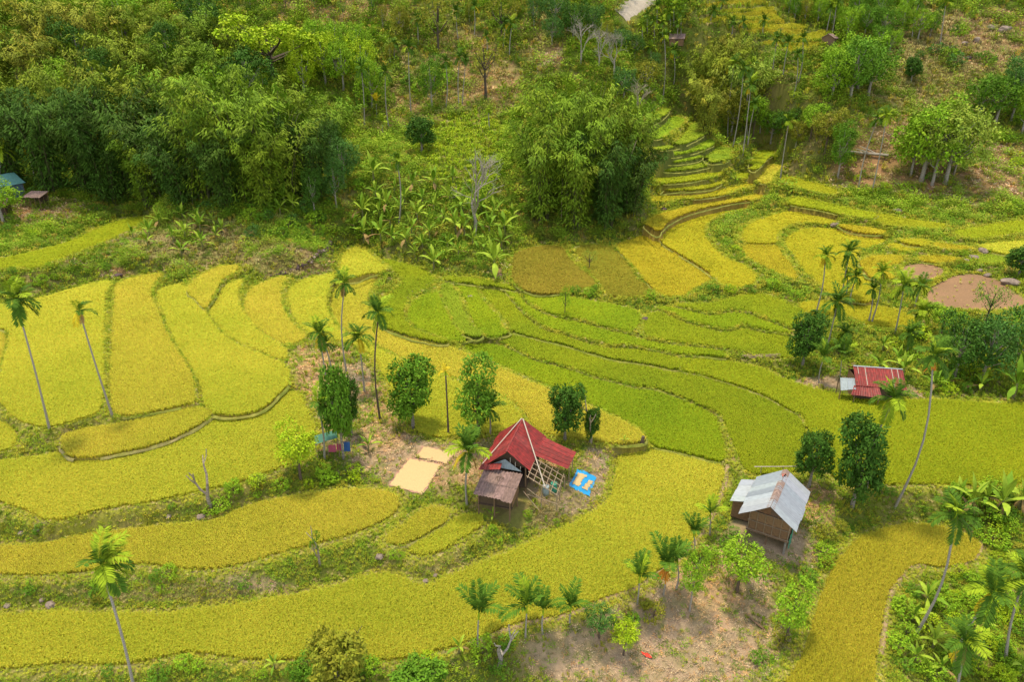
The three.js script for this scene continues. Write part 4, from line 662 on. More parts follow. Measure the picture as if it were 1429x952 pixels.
plant('layered_tree', 'layered', 383, 118, 16, 'lime', 'bright layered tree with flat spreading branches above the bamboo', 'tree', null, { w: 1.35 });
plant('ovoid_tree', 'ovoid1', 589, 215, 161, 'deep', 'compact dark round tree above the banana grove', 'tree', null, { w: 1.3 });
plant('tall_tree', 'tall0', 603, 152, 73, 'mid', 'upright leafy tree on the scrubby hillside beside the slender palms', 'tree', null); 
for (const [x, y, t, l] of [[678, 140, 42, 'dark branching tree with thin foliage above the bright grass'], [612, 74, -12, 'dark branching tree with thin foliage at the ridge'], [700, 60, -14, 'dark thin tree on the orange dry ridge']]) plant('thin_tree', 'sparse' + (x % 3), x, y, t, 'olive', l, 'tree', null);
for (const [x, y, t, k, b] of [[662, 330, 205, 'dead0', 'pale'], [810, 90, 25, 'dead1', 'pale'], [856, 110, 40, 'dead0', 'pale'], [835, 92, 36, 'dead1', 'pale'], [888, 165, 110, 'dead1', 'dead']]) plant('bare_tree', k, x, y, t, 0, x === 662 ? 'leafless pale tree standing in the banana grove' : 'leafless grey branching tree above the big bamboo', 'dead tree', x === 662 ? null : 'leafless trees above the bamboo', { bark: b });
plant('bare_tree', 'deadpole', 295, 706, 620, 0, 'bare crooked dead tree on the weedy bank', 'dead tree', null); plant('lopped_tree', 'deadpole', 447, 788, 729, 0, 'lopped bare trunk with little leaf tufts on the bank', 'dead tree', null); plant('dead_stump', 'deadfork', 497, 904, 858, 0, 'short dead fork at the edge of the sickle field', 'dead tree', null, { bark: 'brown' }); plant('bare_tree', 'deadpole', 697, 930, 862, 0, 'pale dead trunk with bare branches beside the young palm', 'dead tree', null, { bark: 'pale', w: 1.5 });
for (const [x, y, t] of [[443, 768, 752], [446, 748, 730]]) plant('leaf_tuft', 'shrub2', x, y, t, 'mid', 'small leaf tuft sprouting on the lopped trunk', 'foliage', 'tufts on the lopped trunk', { at: hit(447, 788).add(V(x < 445 ? -.3 : 0, y < 760 ? 2.4 : 1.5, 0)), h: .9, w: .6 });

// bamboo
reseed(71); let lf;
for (const [x, y, t, c] of [[20, 262, 96, 'bambooDark'], [75, 268, 104, 'bambooDark'], [125, 268, 92, 'bambooDark'], [180, 272, 98, 'bambooDark'], [235, 274, 106, 'bambooDark'], [290, 274, 92, 'bamboo'], [345, 278, 88, 'bamboo'], [400, 276, 98, 'bamboo'], [440, 274, 140, 'bambooDark'], [155, 282, 150, 'bambooDark'], [212, 286, 160, 'bamboo'], [262, 286, 150, 'bambooDark'], [318, 288, 160, 'bambooDark'], [372, 288, 165, 'bamboo']]) plant('bamboo_clump', 'bamboo' + (x % 3), x, y, t, c, say('@ bamboo clump forming the front of the forest wall', c), 'bamboo', 'bamboo clumps of the forest wall', { w: 1.15 });
for (const [x, y, t] of [[-20, 215, 70], [40, 212, 62], [100, 214, 70], [160, 210, 62], [215, 214, 74], [270, 212, 70], [325, 214, 66], [380, 216, 90], [425, 214, 110], [465, 225, 120]]) plant('bamboo_clump', 'bamboo' + ((x + 40) % 3), x, y, t, (lf = pick(['bamboo', 'bambooOlive', 'bambooOlive'])), say('@ bamboo clump behind the forest wall', lf), 'bamboo', 'olive bamboo clumps', { w: 1.2 });
for (const [x, y, t] of [[-10, 150, 22], [60, 145, 20], [125, 146, 26], [190, 142, 20], [255, 146, 30], [315, 150, 40], [0, 92, -20], [70, 88, -22], [140, 90, -18], [210, 88, -10], [275, 92, -4], [330, 96, 10]]) plant('bamboo_clump', 'bamboo' + ((x + 20) % 3), x, y, t, (lf = pick(['bambooOlive', 'bambooOlive', 'bambooGold', 'bamboo'])), say('@ bamboo clump high in the forest', lf), 'bamboo', 'pale bamboo clumps', { w: 1.35 });
for (const [x, y, t, c] of [[755, 306, 140, 'bamboo'], [800, 316, 150, 'bamboo'], [845, 316, 165, 'bambooDark'], [880, 300, 175, 'bambooDark'], [780, 268, 92, 'bamboo'], [825, 266, 95, 'bamboo'], [862, 262, 112, 'bamboo']]) plant('bamboo_clump', 'bamboo' + (x % 3), x, y, t, c, say('@ bamboo clump in the great stand beside the brown paddies', c), 'bamboo', 'the great bamboo stand', { w: 1.05 });
for (const [x, y, t] of [[975, 150, 50], [1005, 160, 40], [1030, 172, 55], [1000, 118, 30], [985, 186, 85]]) plant('bamboo_clump', 'bamboo' + (x % 3), x, y, t, (lf = pick(['bambooOlive', 'pale', 'bambooGold'])), say('@ feathery bamboo clump behind the stair of terraces', lf), 'bamboo', 'bamboo above the stair of terraces', { w: 1 });
// hillside trees
const hillGroup = (rows, name, keys, leaves, label, category, group, o = {}) => { for (const [x, y, t] of rows) { const k = pick(keys), l = pick(leaves); plant(name, k, x, y, t, l, say(label, l, y - t, 40, 100), category, group, o); } };
hillGroup([[425, 130, 60], [455, 118, 40], [480, 125, 50], [505, 120, 46], [440, 92, 24], [470, 90, 22], [500, 84, 28], [415, 95, 38], [520, 150, 75]], 'bright_tree', ['broad0', 'broad1', 'broad2'], ['fresh', 'fresh', 'lime'], '@ leafy # tree beside the layered tree', 'tree', 'bright trees on the hillside', { w: .8 });
hillGroup([[30, 125, 25], [150, 165, 55], [240, 118, 20], [300, 195, 92], [90, 195, 80], [350, 165, 62], [180, 70, -25], [50, 66, -28], [120, 118, 25], [290, 70, -15]], 'forest_tree', ['broad0', 'broad1', 'tall0', 'tall2'], ['mid', 'fresh', 'deep'], '@ # tree rising between the bamboo clumps', 'tree', 'trees between the bamboo', { w: 1 });
hillGroup([[470, 290, 215], [440, 300, 230], [480, 260, 190], [465, 235, 160]], 'shade_tree', ['broad0', 'tall1'], ['deep', 'bluish'], '@ leafy # tree at the bamboo edge beside the banana grove', 'tree', 'dark trees by the banana grove', { w: .9 });
hillGroup([[1160, 138, 62], [1185, 140, 48], [1210, 138, 50], [1195, 130, 42], [1168, 120, 55]], 'round_hill_tree', ['broad0', 'broad1', 'broad2'], ['mid', 'fresh'], 'big round @ tree of the clump below the far shed', 'tree', 'big round trees', { w: .95 });
hillGroup([[1180, 55, 5], [1205, 52, 2], [1230, 55, 4], [1255, 52, 0], [1280, 55, 6], [1195, 30, -16], [1225, 30, -18], [1260, 28, -18], [1297, 50, 12], [1240, 75, 38], [1226, 70, 32]], 'ridge_tree', ['broad0', 'broad1', 'broad2', 'tall0'], ['fresh', 'fresh', 'mid'], '@ # tree in the wood along the upper slope', 'tree', 'wood on the upper slope', { w: .95 });
hillGroup([[1108, 28, -8], [1122, 31, -8], [1140, 34, -6], [1160, 42, 2], [1100, 18, -14]], 'dim_tree', ['tall0', 'tall1', 'tall2'], ['mid', 'olive', 'fresh'], '@ slim tree beside the far gold terraces', 'tree', 'slim trees by the far terraces');
for (const [x, y, t, k, c] of [[1300, 258, 140, 'tall0', 'pale'], [1270, 245, 148, 'tall1', 'fresh'], [1330, 245, 160, 'tall2', 'fresh'], [1290, 235, 138, 'broad0', 'pale'], [1285, 252, 134, 'broad1', 'fresh'], [1318, 256, 142, 'broad2', 'pale']]) plant('airy_tree', k, x, y, t, c, 'airy light green tree of the group on the red brown slope', 'tree', 'airy trees on the red slope', { w: .95 });
hillGroup([[1388, 172, 98], [1365, 165, 100], [1410, 168, 80], [1425, 150, 74], [1425, 185, 110]], 'slope_tree', ['tall0', 'broad1', 'broad2'], ['mid', 'bluish', 'fresh'], '@ leafy tree on the slope above the airy group', 'tree', 'trees above the airy group');
plant('ovoid_tree', 'ovoid2', 1270, 116, 78, 'deep', 'compact dark tree alone in the scrub of the upper slope', 'tree', null, { w: 1.2 });
hillGroup([[1110, 205, 165], [1130, 196, 140], [1150, 215, 150], [1060, 185, 150], [1080, 190, 160], [1165, 205, 165], [1020, 188, 130], [1050, 192, 135], [1075, 200, 150], [1035, 182, 120], [1095, 200, 150]], 'gully_tree', ['loose0', 'loose1', 'broad2', 'loose2'], ['mid', 'fresh', 'olive', 'deep'], '@ bushy # tree in the gully above the leaf shaped plots', 'tree', 'bushy gully trees');
plant('gully_tree', 'tall2', 1168, 250, 160, 'mid', 'pair of slim leafy trees beside the fallen white tree', 'tree', null, { w: .8 });
hillGroup([[745, 40, -10], [775, 38, -14], [800, 55, -2], [826, 48, 4], [846, 66, 24], [770, 62, 20], [760, 8, -30], [866, 74, 36], [885, 82, 44], [870, 140, 92], [900, 130, 80], [910, 112, 70]], 'saddle_tree', ['broad0', 'tall1', 'broad2'], ['deep', 'bluish', 'olive'], '@ # tree in the saddle below the pale road', 'tree', 'dark trees in the saddle');
hillGroup([[560, 50, 5], [535, 40, 4], [520, 20, -10], [545, 90, 58], [690, 20, -10], [720, 25, 0], [655, 30, 0], [350, 10, -20], [400, 15, -20], [440, 10, -20], [480, 30, 0]], 'hill_tree', ['tall0', 'loose1', 'broad1', 'sparse0'], ['mid', 'fresh', 'olive'], 'scattered @ tree on the upper scrubby hillside', 'tree', 'scattered hillside trees', { w: .85 });
// shrubs
reseed(81);
const bushes = (poly, n, h0, h1, leaves, label, group) => { n = Math.round(n * .48); const xs = poly.map(p => p[0]), ys = poly.map(p => p[1]); for (let k = 0, g = 0; k < n && g < n * 20; g++) { const x = R(Math.min(...xs), Math.max(...xs)), y = R(Math.min(...ys), Math.max(...ys)); if (!inside(poly, x, y)) continue; const b = hit(x, y); H(b.x, b.z); if (info.p || info.d < .5) continue; const l = pick(leaves), hh = R(h0, h1); plant('shrub', 'shrub' + Math.floor(R(0, 2.99)), 0, 0, 0, l, say(label, l, hh, h0, h1), 'shrub', group, { at: b, h: hh, w: R(.85, 1.3) }); k++; } };
bushes([[500, 190], [740, 150], [740, 330], [700, 345], [540, 345], [480, 330]], 46, 1.4, 3, ['mid', 'fresh', 'fresh', 'lime', 'olive'], '# @ shrub between the bananas of the grove', 'shrubs in the banana grove');
bushes([[500, 20], [740, 20], [740, 150], [500, 190], [430, 140]], 44, 1.8, 4, ['mid', 'fresh', 'olive', 'fresh', 'pale'], '# @ shrub on the scrubby middle hillside', 'shrubs on the middle hillside');
bushes([[180, 285], [460, 285], [450, 340], [380, 350], [330, 320], [190, 300]], 56, 1.2, 2.6, ['mid', 'fresh', 'mid', 'bluish'], '# @ shrub at the foot of the bamboo wall', 'shrubs at the bamboo foot');
bushes([[0, 300], [150, 295], [190, 300], [60, 345], [0, 350]], 20, .8, 1.8, ['fresh', 'lime', 'mid'], '# @ shrub on the bank below the farmyard', 'shrubs below the farmyard');
bushes([[0, 380], [60, 372], [150, 355], [220, 350], [140, 385], [60, 400], [0, 408]], 26, .8, 1.6, ['fresh', 'mid', 'fresh'], '# @ shrub lining the top of the gold strips', 'shrubs above the gold strips');
bushes([[940, 120], [1000, 185], [1110, 175], [1250, 120], [1429, 90], [1429, 60], [1330, 20], [1100, 90], [1000, 100]], 50, 1.8, 4, ['mid', 'fresh', 'olive', 'bluish'], '# @ shrub dotted over the dull upper slope', 'shrubs on the upper slope');
bushes([[1110, 200], [1180, 190], [1429, 200], [1429, 300], [1250, 285], [1130, 250]], 40, 1, 2.6, ['mid', 'fresh', 'olive', 'lime'], '# @ shrub on the red brown slope', 'shrubs on the red slope');
bushes([[1110, 500], [1180, 470], [1300, 470], [1429, 500], [1429, 555], [1290, 552], [1270, 520], [1200, 500], [1150, 520]], 36, 1, 2.4, ['fresh', 'mid', 'lime', 'mid'], '# @ shrub crowding round the tin shed', 'shrubs around the tin shed');
bushes([[1210, 690], [1429, 682], [1429, 780], [1380, 770], [1340, 728], [1230, 722]], 40, .7, 1.6, ['fresh', 'mid', 'lime', 'mid'], '# @ shrub on the bank above the ochre field', 'shrubs above the ochre field');
bushes([[1290, 800], [1429, 800], [1429, 950], [1240, 950], [1250, 840]], 110, .7, 1.5, ['fresh', 'lime', 'fresh', 'mid'], '# @ shrub of the corner jungle', 'shrubs of the corner jungle');
bushes([[1140, 700], [1180, 740], [1150, 800], [1110, 900], [1050, 952], [1090, 860], [1140, 780]], 26, .6, 1.3, ['fresh', 'olive', 'mid'], '# @ shrub along the ditch beside the ochre field', 'shrubs along the ditch');
bushes([[300, 690], [420, 655], [500, 650], [540, 665], [400, 690], [300, 715]], 24, .6, 1.4, ['fresh', 'mid', 'lime'], '# @ shrub on the bank under the feathery tree', 'shrubs under the feathery tree');
bushes([[0, 805], [450, 780], [560, 760], [560, 790], [420, 818], [0, 850]], 26, .4, .9, ['fresh', 'mid', 'olive'], '# @ shrub on the long bank above the sickle field', 'shrubs on the long bank');
bushes([[0, 715], [300, 705], [300, 722], [100, 745], [0, 752]], 12, .4, .9, ['fresh', 'olive', 'mid'], '# @ shrub on the bank above the middle band', 'shrubs above the middle band');
bushes([[0, 938], [440, 928], [620, 925], [720, 890], [800, 875], [720, 952], [0, 952]], 34, .5, 1.3, ['fresh', 'mid', 'lime', 'mid'], '# @ shrub on the near weedy bank', 'shrubs on the near bank');
bushes([[820, 860], [1010, 720], [1040, 760], [960, 830], [900, 880], [840, 900]], 30, .5, 1.2, ['fresh', 'mid', 'olive'], '# @ shrub beside the earth path on the bare slope', 'shrubs beside the earth path');
bushes([[790, 400], [1000, 405], [1100, 400], [1130, 425], [1040, 408], [940, 420], [800, 412]], 30, .8, 1.8, ['fresh', 'lime', 'mid'], '# @ shrub on the bank above the green bands', 'shrubs above the green bands');
bushes([[985, 310], [1040, 300], [1040, 370], [1100, 395], [1060, 400], [1010, 345]], 20, .7, 1.4, ['fresh', 'mid', 'lime'], '# @ bush in the green hollow inside the hooked paddy', 'bushes in the hollow');
bushes([[1230, 330], [1340, 345], [1360, 372], [1320, 400], [1250, 368]], 18, .6, 1.4, ['mid', 'fresh', 'olive'], '# @ shrub on the weedy banks around the bare ponds', 'shrubs around the bare ponds');
bushes([[620, 720], [690, 730], [860, 690], [850, 700], [700, 770], [600, 800]], 14, .4, .8, ['fresh', 'olive', 'mid'], '# @ shrub on the bank below the red hut', 'shrubs below the red hut');

// ---------------------------------------------------------------- huts
const M = {
  red: std([.33, .026, .024], { map: T.red, roughness: .65 }), redWorn: std([.36, .055, .05], { map: T.red, roughness: .6 }),
  tin: std([.29, .35, .42], { map: T.metal, roughness: .6 }), tinPale: std([.37, .43, .49], { map: T.metal, roughness: .6 }), tinBlue: std([.30, .38, .42], { map: T.metal, roughness: .55 }), teal: std([.16, .42, .38], { map: T.metal, roughness: .5 }), rust: std([.44, .34, .31], { map: T.fibro, roughness: .8 }),
  fibro: std([.46, .35, .32], { map: T.fibro }), fibro2: std([.38, .29, .27], { map: T.fibro }), weave: std([.36, .235, .14], { map: T.weave }), weave2: std([.30, .19, .115], { map: T.weave }), wood: std([.30, .20, .13], { map: T.wood }), darkwood: std([.13, .09, .06], { map: T.wood }), pole: std([.52, .42, .32], { map: T.wood }), white: std([.72, .70, .66], { map: T.wood }), concrete: std([.50, .49, .46], { map: T.fibro }),
  thatch: std([.36, .29, .23], { map: T.fibro }), orange: std([.60, .13, .05], { map: T.red }), greenTarp: std([.03, .22, .15], { roughness: .6 }), blueTarp: std([.01, .28, .62], { roughness: .55 }), blueCloth: std([.03, .11, .33]), pink: std([.45, .09, .16]), mat: std([.58, .36, .30], { map: T.weave }), grain: std([.62, .47, .25], { map: T.grain, roughness: 1 }), redCloth: std([.75, .05, .03]), stone: std([.43, .37, .32], { map: T.fibro }), stoneDark: std([.16, .11, .12], { map: T.fibro }), road: std([.58, .53, .47], { map: T.soil }), path: std([.50, .37, .23], { map: T.soil }), bluewall: std([.16, .30, .42], { map: T.fibro }),
};
function slope(parent, A, B, C, D, n, mats, o = {}) {   // corrugated sheets between upper edge A-B and lower edge D-C
  const nrm = new THREE.Vector3().crossVectors(B.clone().sub(A), D.clone().sub(A)).normalize(); if (nrm.y < 0) nrm.negate();
  const P = (u, v) => A.clone().lerp(B, u).lerp(D.clone().lerp(C, u), v), W = A.distanceTo(B) / n, amp = o.amp ?? .032, seg = Math.max(8, Math.round(W / (o.pitch ?? .2)) * 4);
  for (let i = 0; i < n; i++) {
    const b = new MB(), lift = (i % 2) * .012 + R(0, .012), e0 = -R(0, .02), e1 = 1 + R(-.012, .03), j = R(.84, 1.14), c = [j, j * R(.94, 1.03), j * R(.94, 1.03)], u0 = i / n - .012, u1 = (i + 1) / n + .012, L = A.distanceTo(D);
    for (let k = 0; k <= seg; k++) { const u = lerp(u0, u1, k / seg), of = lift + amp * Math.sin(k / 4 * Math.PI * 2); for (const v of [e0, .5, e1]) { const p = P(u, v); p.addScaledVector(nrm, of + .05 * noise(p.x, p.z, .9, 81) - (v === .5 ? .02 : 0)); b.v(p.x, p.y, p.z, c, u * A.distanceTo(B) + i * .37, v * L); } }
    for (let k = 0; k < seg; k++) for (let q = 0; q < 2; q++) b.quad(k * 3 + q, k * 3 + q + 1, k * 3 + q + 4, k * 3 + q + 3);
    mesh('roof_sheet', b.geo(), mats[Math.floor(rnd() * mats.length)], parent);
  }
}
const bar = (parent, name, a, b, r, mat, n = 6) => { const m = new MB(); m.tube([a, a.clone().lerp(b, .5).add(V(R(-.4, .4) * r, R(-.4, .4) * r, 0)), b], [r, r * .95, r * .85], n); return mesh(name, m.geo(), mat, parent); };
const slab = (parent, name, x0, x1, y0, y1, z0, z1, mat) => mesh(name, new MB().box(V(x0, y0, z0), V(x1 - x0, 0, 0), V(0, y1 - y0, 0), V(0, 0, z1 - z0), [1, 1, 1]).geo(), mat, parent);
const tri3 = (parent, name, a, b, c, t, mat) => { const m = new MB(), s = t; m.face(a, b, c, null, [1, 1, 1], [[a.x, a.y], [b.x, b.y], [c.x, c.y]]); m.face(a.clone().add(s), b.clone().add(s), c.clone().add(s), null, [1, 1, 1], [[a.x, a.y], [b.x, b.y], [c.x, c.y]]); for (const [p, q] of [[a, b], [b, c], [c, a]]) m.face(p, q, q.clone().add(s), p.clone().add(s), [1, 1, 1]); return mesh(name, m.geo(), mat, parent); };
reseed(91);
{ // red hut
  const g = H(-.3, -50), h = thing('red_roofed_hut', 'old farm hut with red tin roof, brown porch roof and bare roof frame', 'hut', null, [-.42, g, -49.17], -15.1 * Math.PI / 180);
  slab(h, 'floor', -1.75, 1.75, .72, .84, -5, .2, M.darkwood);
  for (const x of [-1.65, 1.65]) for (const z of [.05, -1.7, -3.4, -4.9]) bar(h, 'post', V(x, -.3, z), V(x, 2.75, z), .075, M.wood);
  slab(h, 'side_wall', -1.72, -1.66, .84, 2.55, -4.9, .1, M.weave2); slab(h, 'side_wall', 1.66, 1.72, .84, 2.6, -4.9, -1.0, M.darkwood); slab(h, 'back_wall', -1.66, 1.66, .84, 2.7, -4.95, -4.89, M.weave2); slab(h, 'front_wall', -1.66, .2, .84, 2.3, .02, .08, M.darkwood);
  slope(h, V(0, 4.2, .35), V(.0, 4.2, -5.35), V(-2.2, 2.45, -5.3), V(-2.25, 2.35, .55), 7, [M.red, M.red, M.redWorn, M.red]);
  slope(h, V(.02, 4.22, .1), V(.02, 4.22, -5.3), V(2.25, 2.75, -5.2), V(2.05, 2.6, .1), 7, [M.red, M.red, M.redWorn, M.red]);
  slope(h, V(1.95, 2.84, -1.9), V(1.95, 2.84, -5.0), V(5.15, 1.85, -4.75), V(4.9, 1.8, -2.1), 5, [M.red, M.redWorn, M.red]);
  { const m = new MB(); m.tube([V(0, 4.22, .3), V(0, 4.25, -2.5), V(0, 4.22, -5.3)], .07, 6); mesh('ridge_cap', m.geo(), M.redWorn, h); }
  tri3(h, 'gable_sheet', V(-1.75, 2.5, .24), V(1.35, 2.48, .34), V(-.15, 3.3, .1), V(0, 0, -.02), M.tinBlue);
  slope(h, V(-2.1, 2.75, .5), V(-.35, 3.1, .45), V(-.4, 2.75, .9), V(-2.3, 2.4, .95), 2, [M.redWorn, M.red], { amp: .015 });
  tri3(h, 'gable_boards', V(-1.6, 2.5, -.25), V(1.6, 2.5, -.25), V(0, 4.0, -.25), V(0, 0, -.04), M.darkwood);
  for (const x of [.3, .75, 1.2]) bar(h, 'gable_stud', V(x, 2.5, .1), V(x, 3.75 - x * .8, .05), .035, M.white);
  slope(h, V(-1.8, 2.42, .55), V(1.5, 2.42, .62), V(1.35, 1.72, 3.7), V(-1.95, 1.72, 3.35), 4, [M.fibro, M.fibro2, M.fibro], { amp: .055, pitch: .26 });
  { const m = new MB(); m.tube([V(-1.9, 2.1, 2.05), V(1.45, 2.1, 2.2)], .03, 5); mesh('sheet_lap', m.geo(), M.fibro2, h); }
  for (const [a, b] of [[V(-.55, 2.33, 1.35), V(.15, 2.33, 1.4)], [V(-.5, 2.33, 1.35), V(-.35, 2.25, 1.75)], [V(-.2, 2.33, 1.38), V(-.25, 2.25, 1.8)], [V(.1, 2.33, 1.4), V(-.1, 2.25, 1.75)]]) bar(h, 'roof_stick', a, b, .025, M.darkwood, 4);
  for (const [x, z] of [[-1.6, 3.1], [-.2, 3.25], [1.15, 3.4], [-1.6, 1.4], [1.3, 1.5]]) bar(h, 'porch_post', V(x, -.4, z), V(x, z > 2 ? 1.75 : 2.2, z), .065, M.wood);
  slab(h, 'porch_floor', -1.6, 1.3, .62, .7, .9, 3.2, M.darkwood); slab(h, 'porch_wall', -1.6, 1.25, .7, 1.6, 3.0, 3.05, M.darkwood); slab(h, 'porch_wall', 1.22, 1.27, .7, 1.9, .9, 3.0, M.weave2); slab(h, 'porch_wall', -1.62, -1.57, .7, 1.9, .9, 3.0, M.weave2);
  for (const z of [1.0, .35, -.35, -1.05, -1.75]) bar(h, 'rafter', V(1.95, 2.62, z), V(4.75, 1.2, z + .15), .04, M.pole);
  for (let k = 0; k < 6; k++) { const t = k / 5, x = lerp(2.1, 4.6, t), y = lerp(2.6, 1.33, t); bar(h, 'batten', V(x, y, 1.25), V(x, y, -1.95), .03, M.pole, 5); }
  for (const [x, z] of [[4.6, 1.0], [4.6, -.4], [4.7, -1.8], [3.3, 1.1], [4.85, -3.2], [4.9, -4.5]]) bar(h, 'frame_post', V(x, -.4, z), V(x, lerp(2.6, 1.3, (x - 2) / 2.7), z), .05, M.pole);
  for (const [a, b] of [[V(2.1, .9, 1.2), V(4.7, .5, 1.3)], [V(2.1, 1.5, 1.2), V(4.0, .2, 1.25)], [V(1.7, 1.0, 1.0), V(3.2, -.2, 1.6)]]) bar(h, 'brace', a, b, .035, M.pole, 5);
}
const place = (px, py, y) => { const [x, z] = onLevel(px, py, y); return V(x, y, z); };
{ // long pale poles on the red roof
  const g = H(-.3, -50), q = (lab, a, b) => { const t = thing('roof_pole', lab, 'pole', 'poles on the red roof', [0, 0, 0]); bar(t, 'shaft', a, b, .055, M.white); };
  const Y = new THREE.Matrix4().makeRotationY(-15.1 * Math.PI / 180).setPosition(-.42, g, -49.17), w = (x, y, z) => V(x, y, z).applyMatrix4(Y);
  q('pale pole lying down the shaded slope of the red roof', w(-.05, 4.34, -5.2), w(-2.15, 2.62, .4)); q('pale pole lying from the red ridge to the bare roof frame', w(.1, 4.36, -5.1), w(3.6, 1.98, 1.2));
}
{ // grey hut on stilts
  const g = H(21.5, -44), h = thing('grey_roofed_hut', 'small stilt hut with pale grey tin roof and woven bamboo walls', 'hut', null, [20.06, g, -43.2], -31.5 * Math.PI / 180);
  const z0 = -1.05, z1 = -5.4, fx = 1.55;
  slab(h, 'floor', -fx - .1, fx + .1, 1.1, 1.2, z1 - .05, z0 + .12, M.wood);
  for (let r = 0; r < 2; r++) for (let c = 0; c < 5; c++) { const x0 = -fx + c * 2 * fx / 5, y0 = 1.2 + r * .92; slab(h, 'wall_panel', x0 + .012, x0 + 2 * fx / 5 - .012, y0 + .012, y0 + .9, z0 - .05 + R(-.006, .006), z0, r ? M.weave : M.weave2); }
  for (let c = 0; c <= 5; c++) { const x = -fx + c * 2 * fx / 5; bar(h, 'batten', V(x, 1.15, z0 + .03), V(x, 3.05, z0 + .03), .032, M.pole, 5); }
  for (const y of [1.22, 2.1, 3.04]) bar(h, 'batten', V(-fx - .1, y, z0 + .05), V(fx + .1, y, z0 + .05), .036, M.pole, 5);
  slab(h, 'side_wall', fx - .04, fx + .01, 1.2, 3.4, z1, z0 - .06, M.weave2); slab(h, 'side_wall', -fx - .01, -fx + .04, 1.2, 3.4, z1, z0 - .06, M.weave2); slab(h, 'back_wall', -fx, fx, 1.2, 3.1, z1 - .05, z1, M.weave);
  for (const z of [z0 - .02, z1]) { for (let k = 0; k < 6; k++) { const x0 = -1.6 + k * .533, x1 = x0 + .525, y = x => 4.55 - Math.abs(x) * .70; const m = new MB(); m.face(V(x0, 3.06, z), V(x1, 3.06, z), V(x1, y(x1), z), V(x0, y(x0), z), [R(.8, 1.15), R(.8, 1.05), 1], [[0, 0], [.5, 0], [.5, 1], [0, 1]]); m.face(V(x0, 3.06, z - .03), V(x1, 3.06, z - .03), V(x1, y(x1), z - .03), V(x0, y(x0), z - .03), [1, 1, 1]); mesh('gable_board', m.geo(), k % 2 ? M.wood : M.weave2, h); } }
  slope(h, V(-.02, 4.62, -.02), V(-.02, 4.62, -5.85), V(-2.25, 3.05, -5.85), V(-2.25, 3.05, -.05), 7, [M.tin, M.tin, M.tinPale], { amp: .014, pitch: .2 });
  slope(h, V(.02, 4.62, -.02), V(.02, 4.62, -5.85), V(2.15, 3.1, -5.85), V(2.15, 3.1, -.05), 7, [M.tin, M.tin, M.tinPale], { amp: .014, pitch: .2 });
  for (let k = 0; k < 3; k++) { const za = -.05 - k * 1.93, zb = za - 1.96, m = new MB(), y = 4.655 + k * .004; for (const s of [-1, 1]) m.face(V(0, y, za), V(0, y, zb), V(s * .3, y - .21, zb), V(s * .3, y - .21, za), [1, 1, 1], [[0, 0], [2, 0], [2, .3], [0, .3]]); mesh('ridge_cap', m.geo(), M.rust, h); }
  { const m = new MB(); m.face(V(-.08, 4.64, -4.5), V(.12, 4.6, -4.75), V(.1, 4.61, -5.25), V(-.16, 4.6, -5.0), [1, 1, 1]); m.i.push(0, 2, 1); const o = mesh('rust_patch', m.geo(), M.orange, h); o.position.y = .035; }
  slope(h, V(-2.0, 2.78, -2.4), V(-2.0, 2.78, -5.9), V(-3.45, 2.3, -5.9), V(-3.45, 2.3, -2.4), 4, [M.tinPale], { amp: .012, pitch: .2 });
  slab(h, 'lean_to_wall', -3.3, -1.62, .6, 2.35, -2.75, -2.68, M.weave2); slab(h, 'lean_to_wall', -3.32, -3.26, .6, 2.25, -5.7, -2.75, M.weave2); slab(h, 'lean_to_floor', -3.3, -1.6, .5, .6, -5.7, -2.7, M.darkwood);
  for (const x of [-3.2, -1.7]) for (const z of [-2.8, -5.6]) bar(h, 'post', V(x, -.4, z), V(x, .55, z), .06, M.wood);
  for (const x of [-1.45, 0, 1.45]) for (const z of [-1.15, -3.2, -5.3]) { const c = x > 1 && z > -2; bar(h, 'post', V(x, -.5, z), V(x, 1.12, z), c ? .11 : .07, c ? M.concrete : M.wood); }
  for (const z of [-1.1, -5.3]) bar(h, 'floor_beam', V(-1.7, 1.04, z), V(1.7, 1.04, z), .05, M.wood);
  { const m = new MB(), n = 8; for (let k = 0; k <= n; k++) { const z = lerp(-1.1, -2.9, k / n), b = .03 * Math.sin(k * 1.9); m.v(1.66 + b, 1.35, z, [1, 1, 1]); m.v(1.72 - b, .15 + .05 * Math.sin(k), z, [1, 1, 1]); } for (let k = 0; k < n; k++) m.quad(k * 2, k * 2 + 1, k * 2 + 3, k * 2 + 2); mesh('side_tarpaulin', m.geo(), M.greenTarp, h); }
}
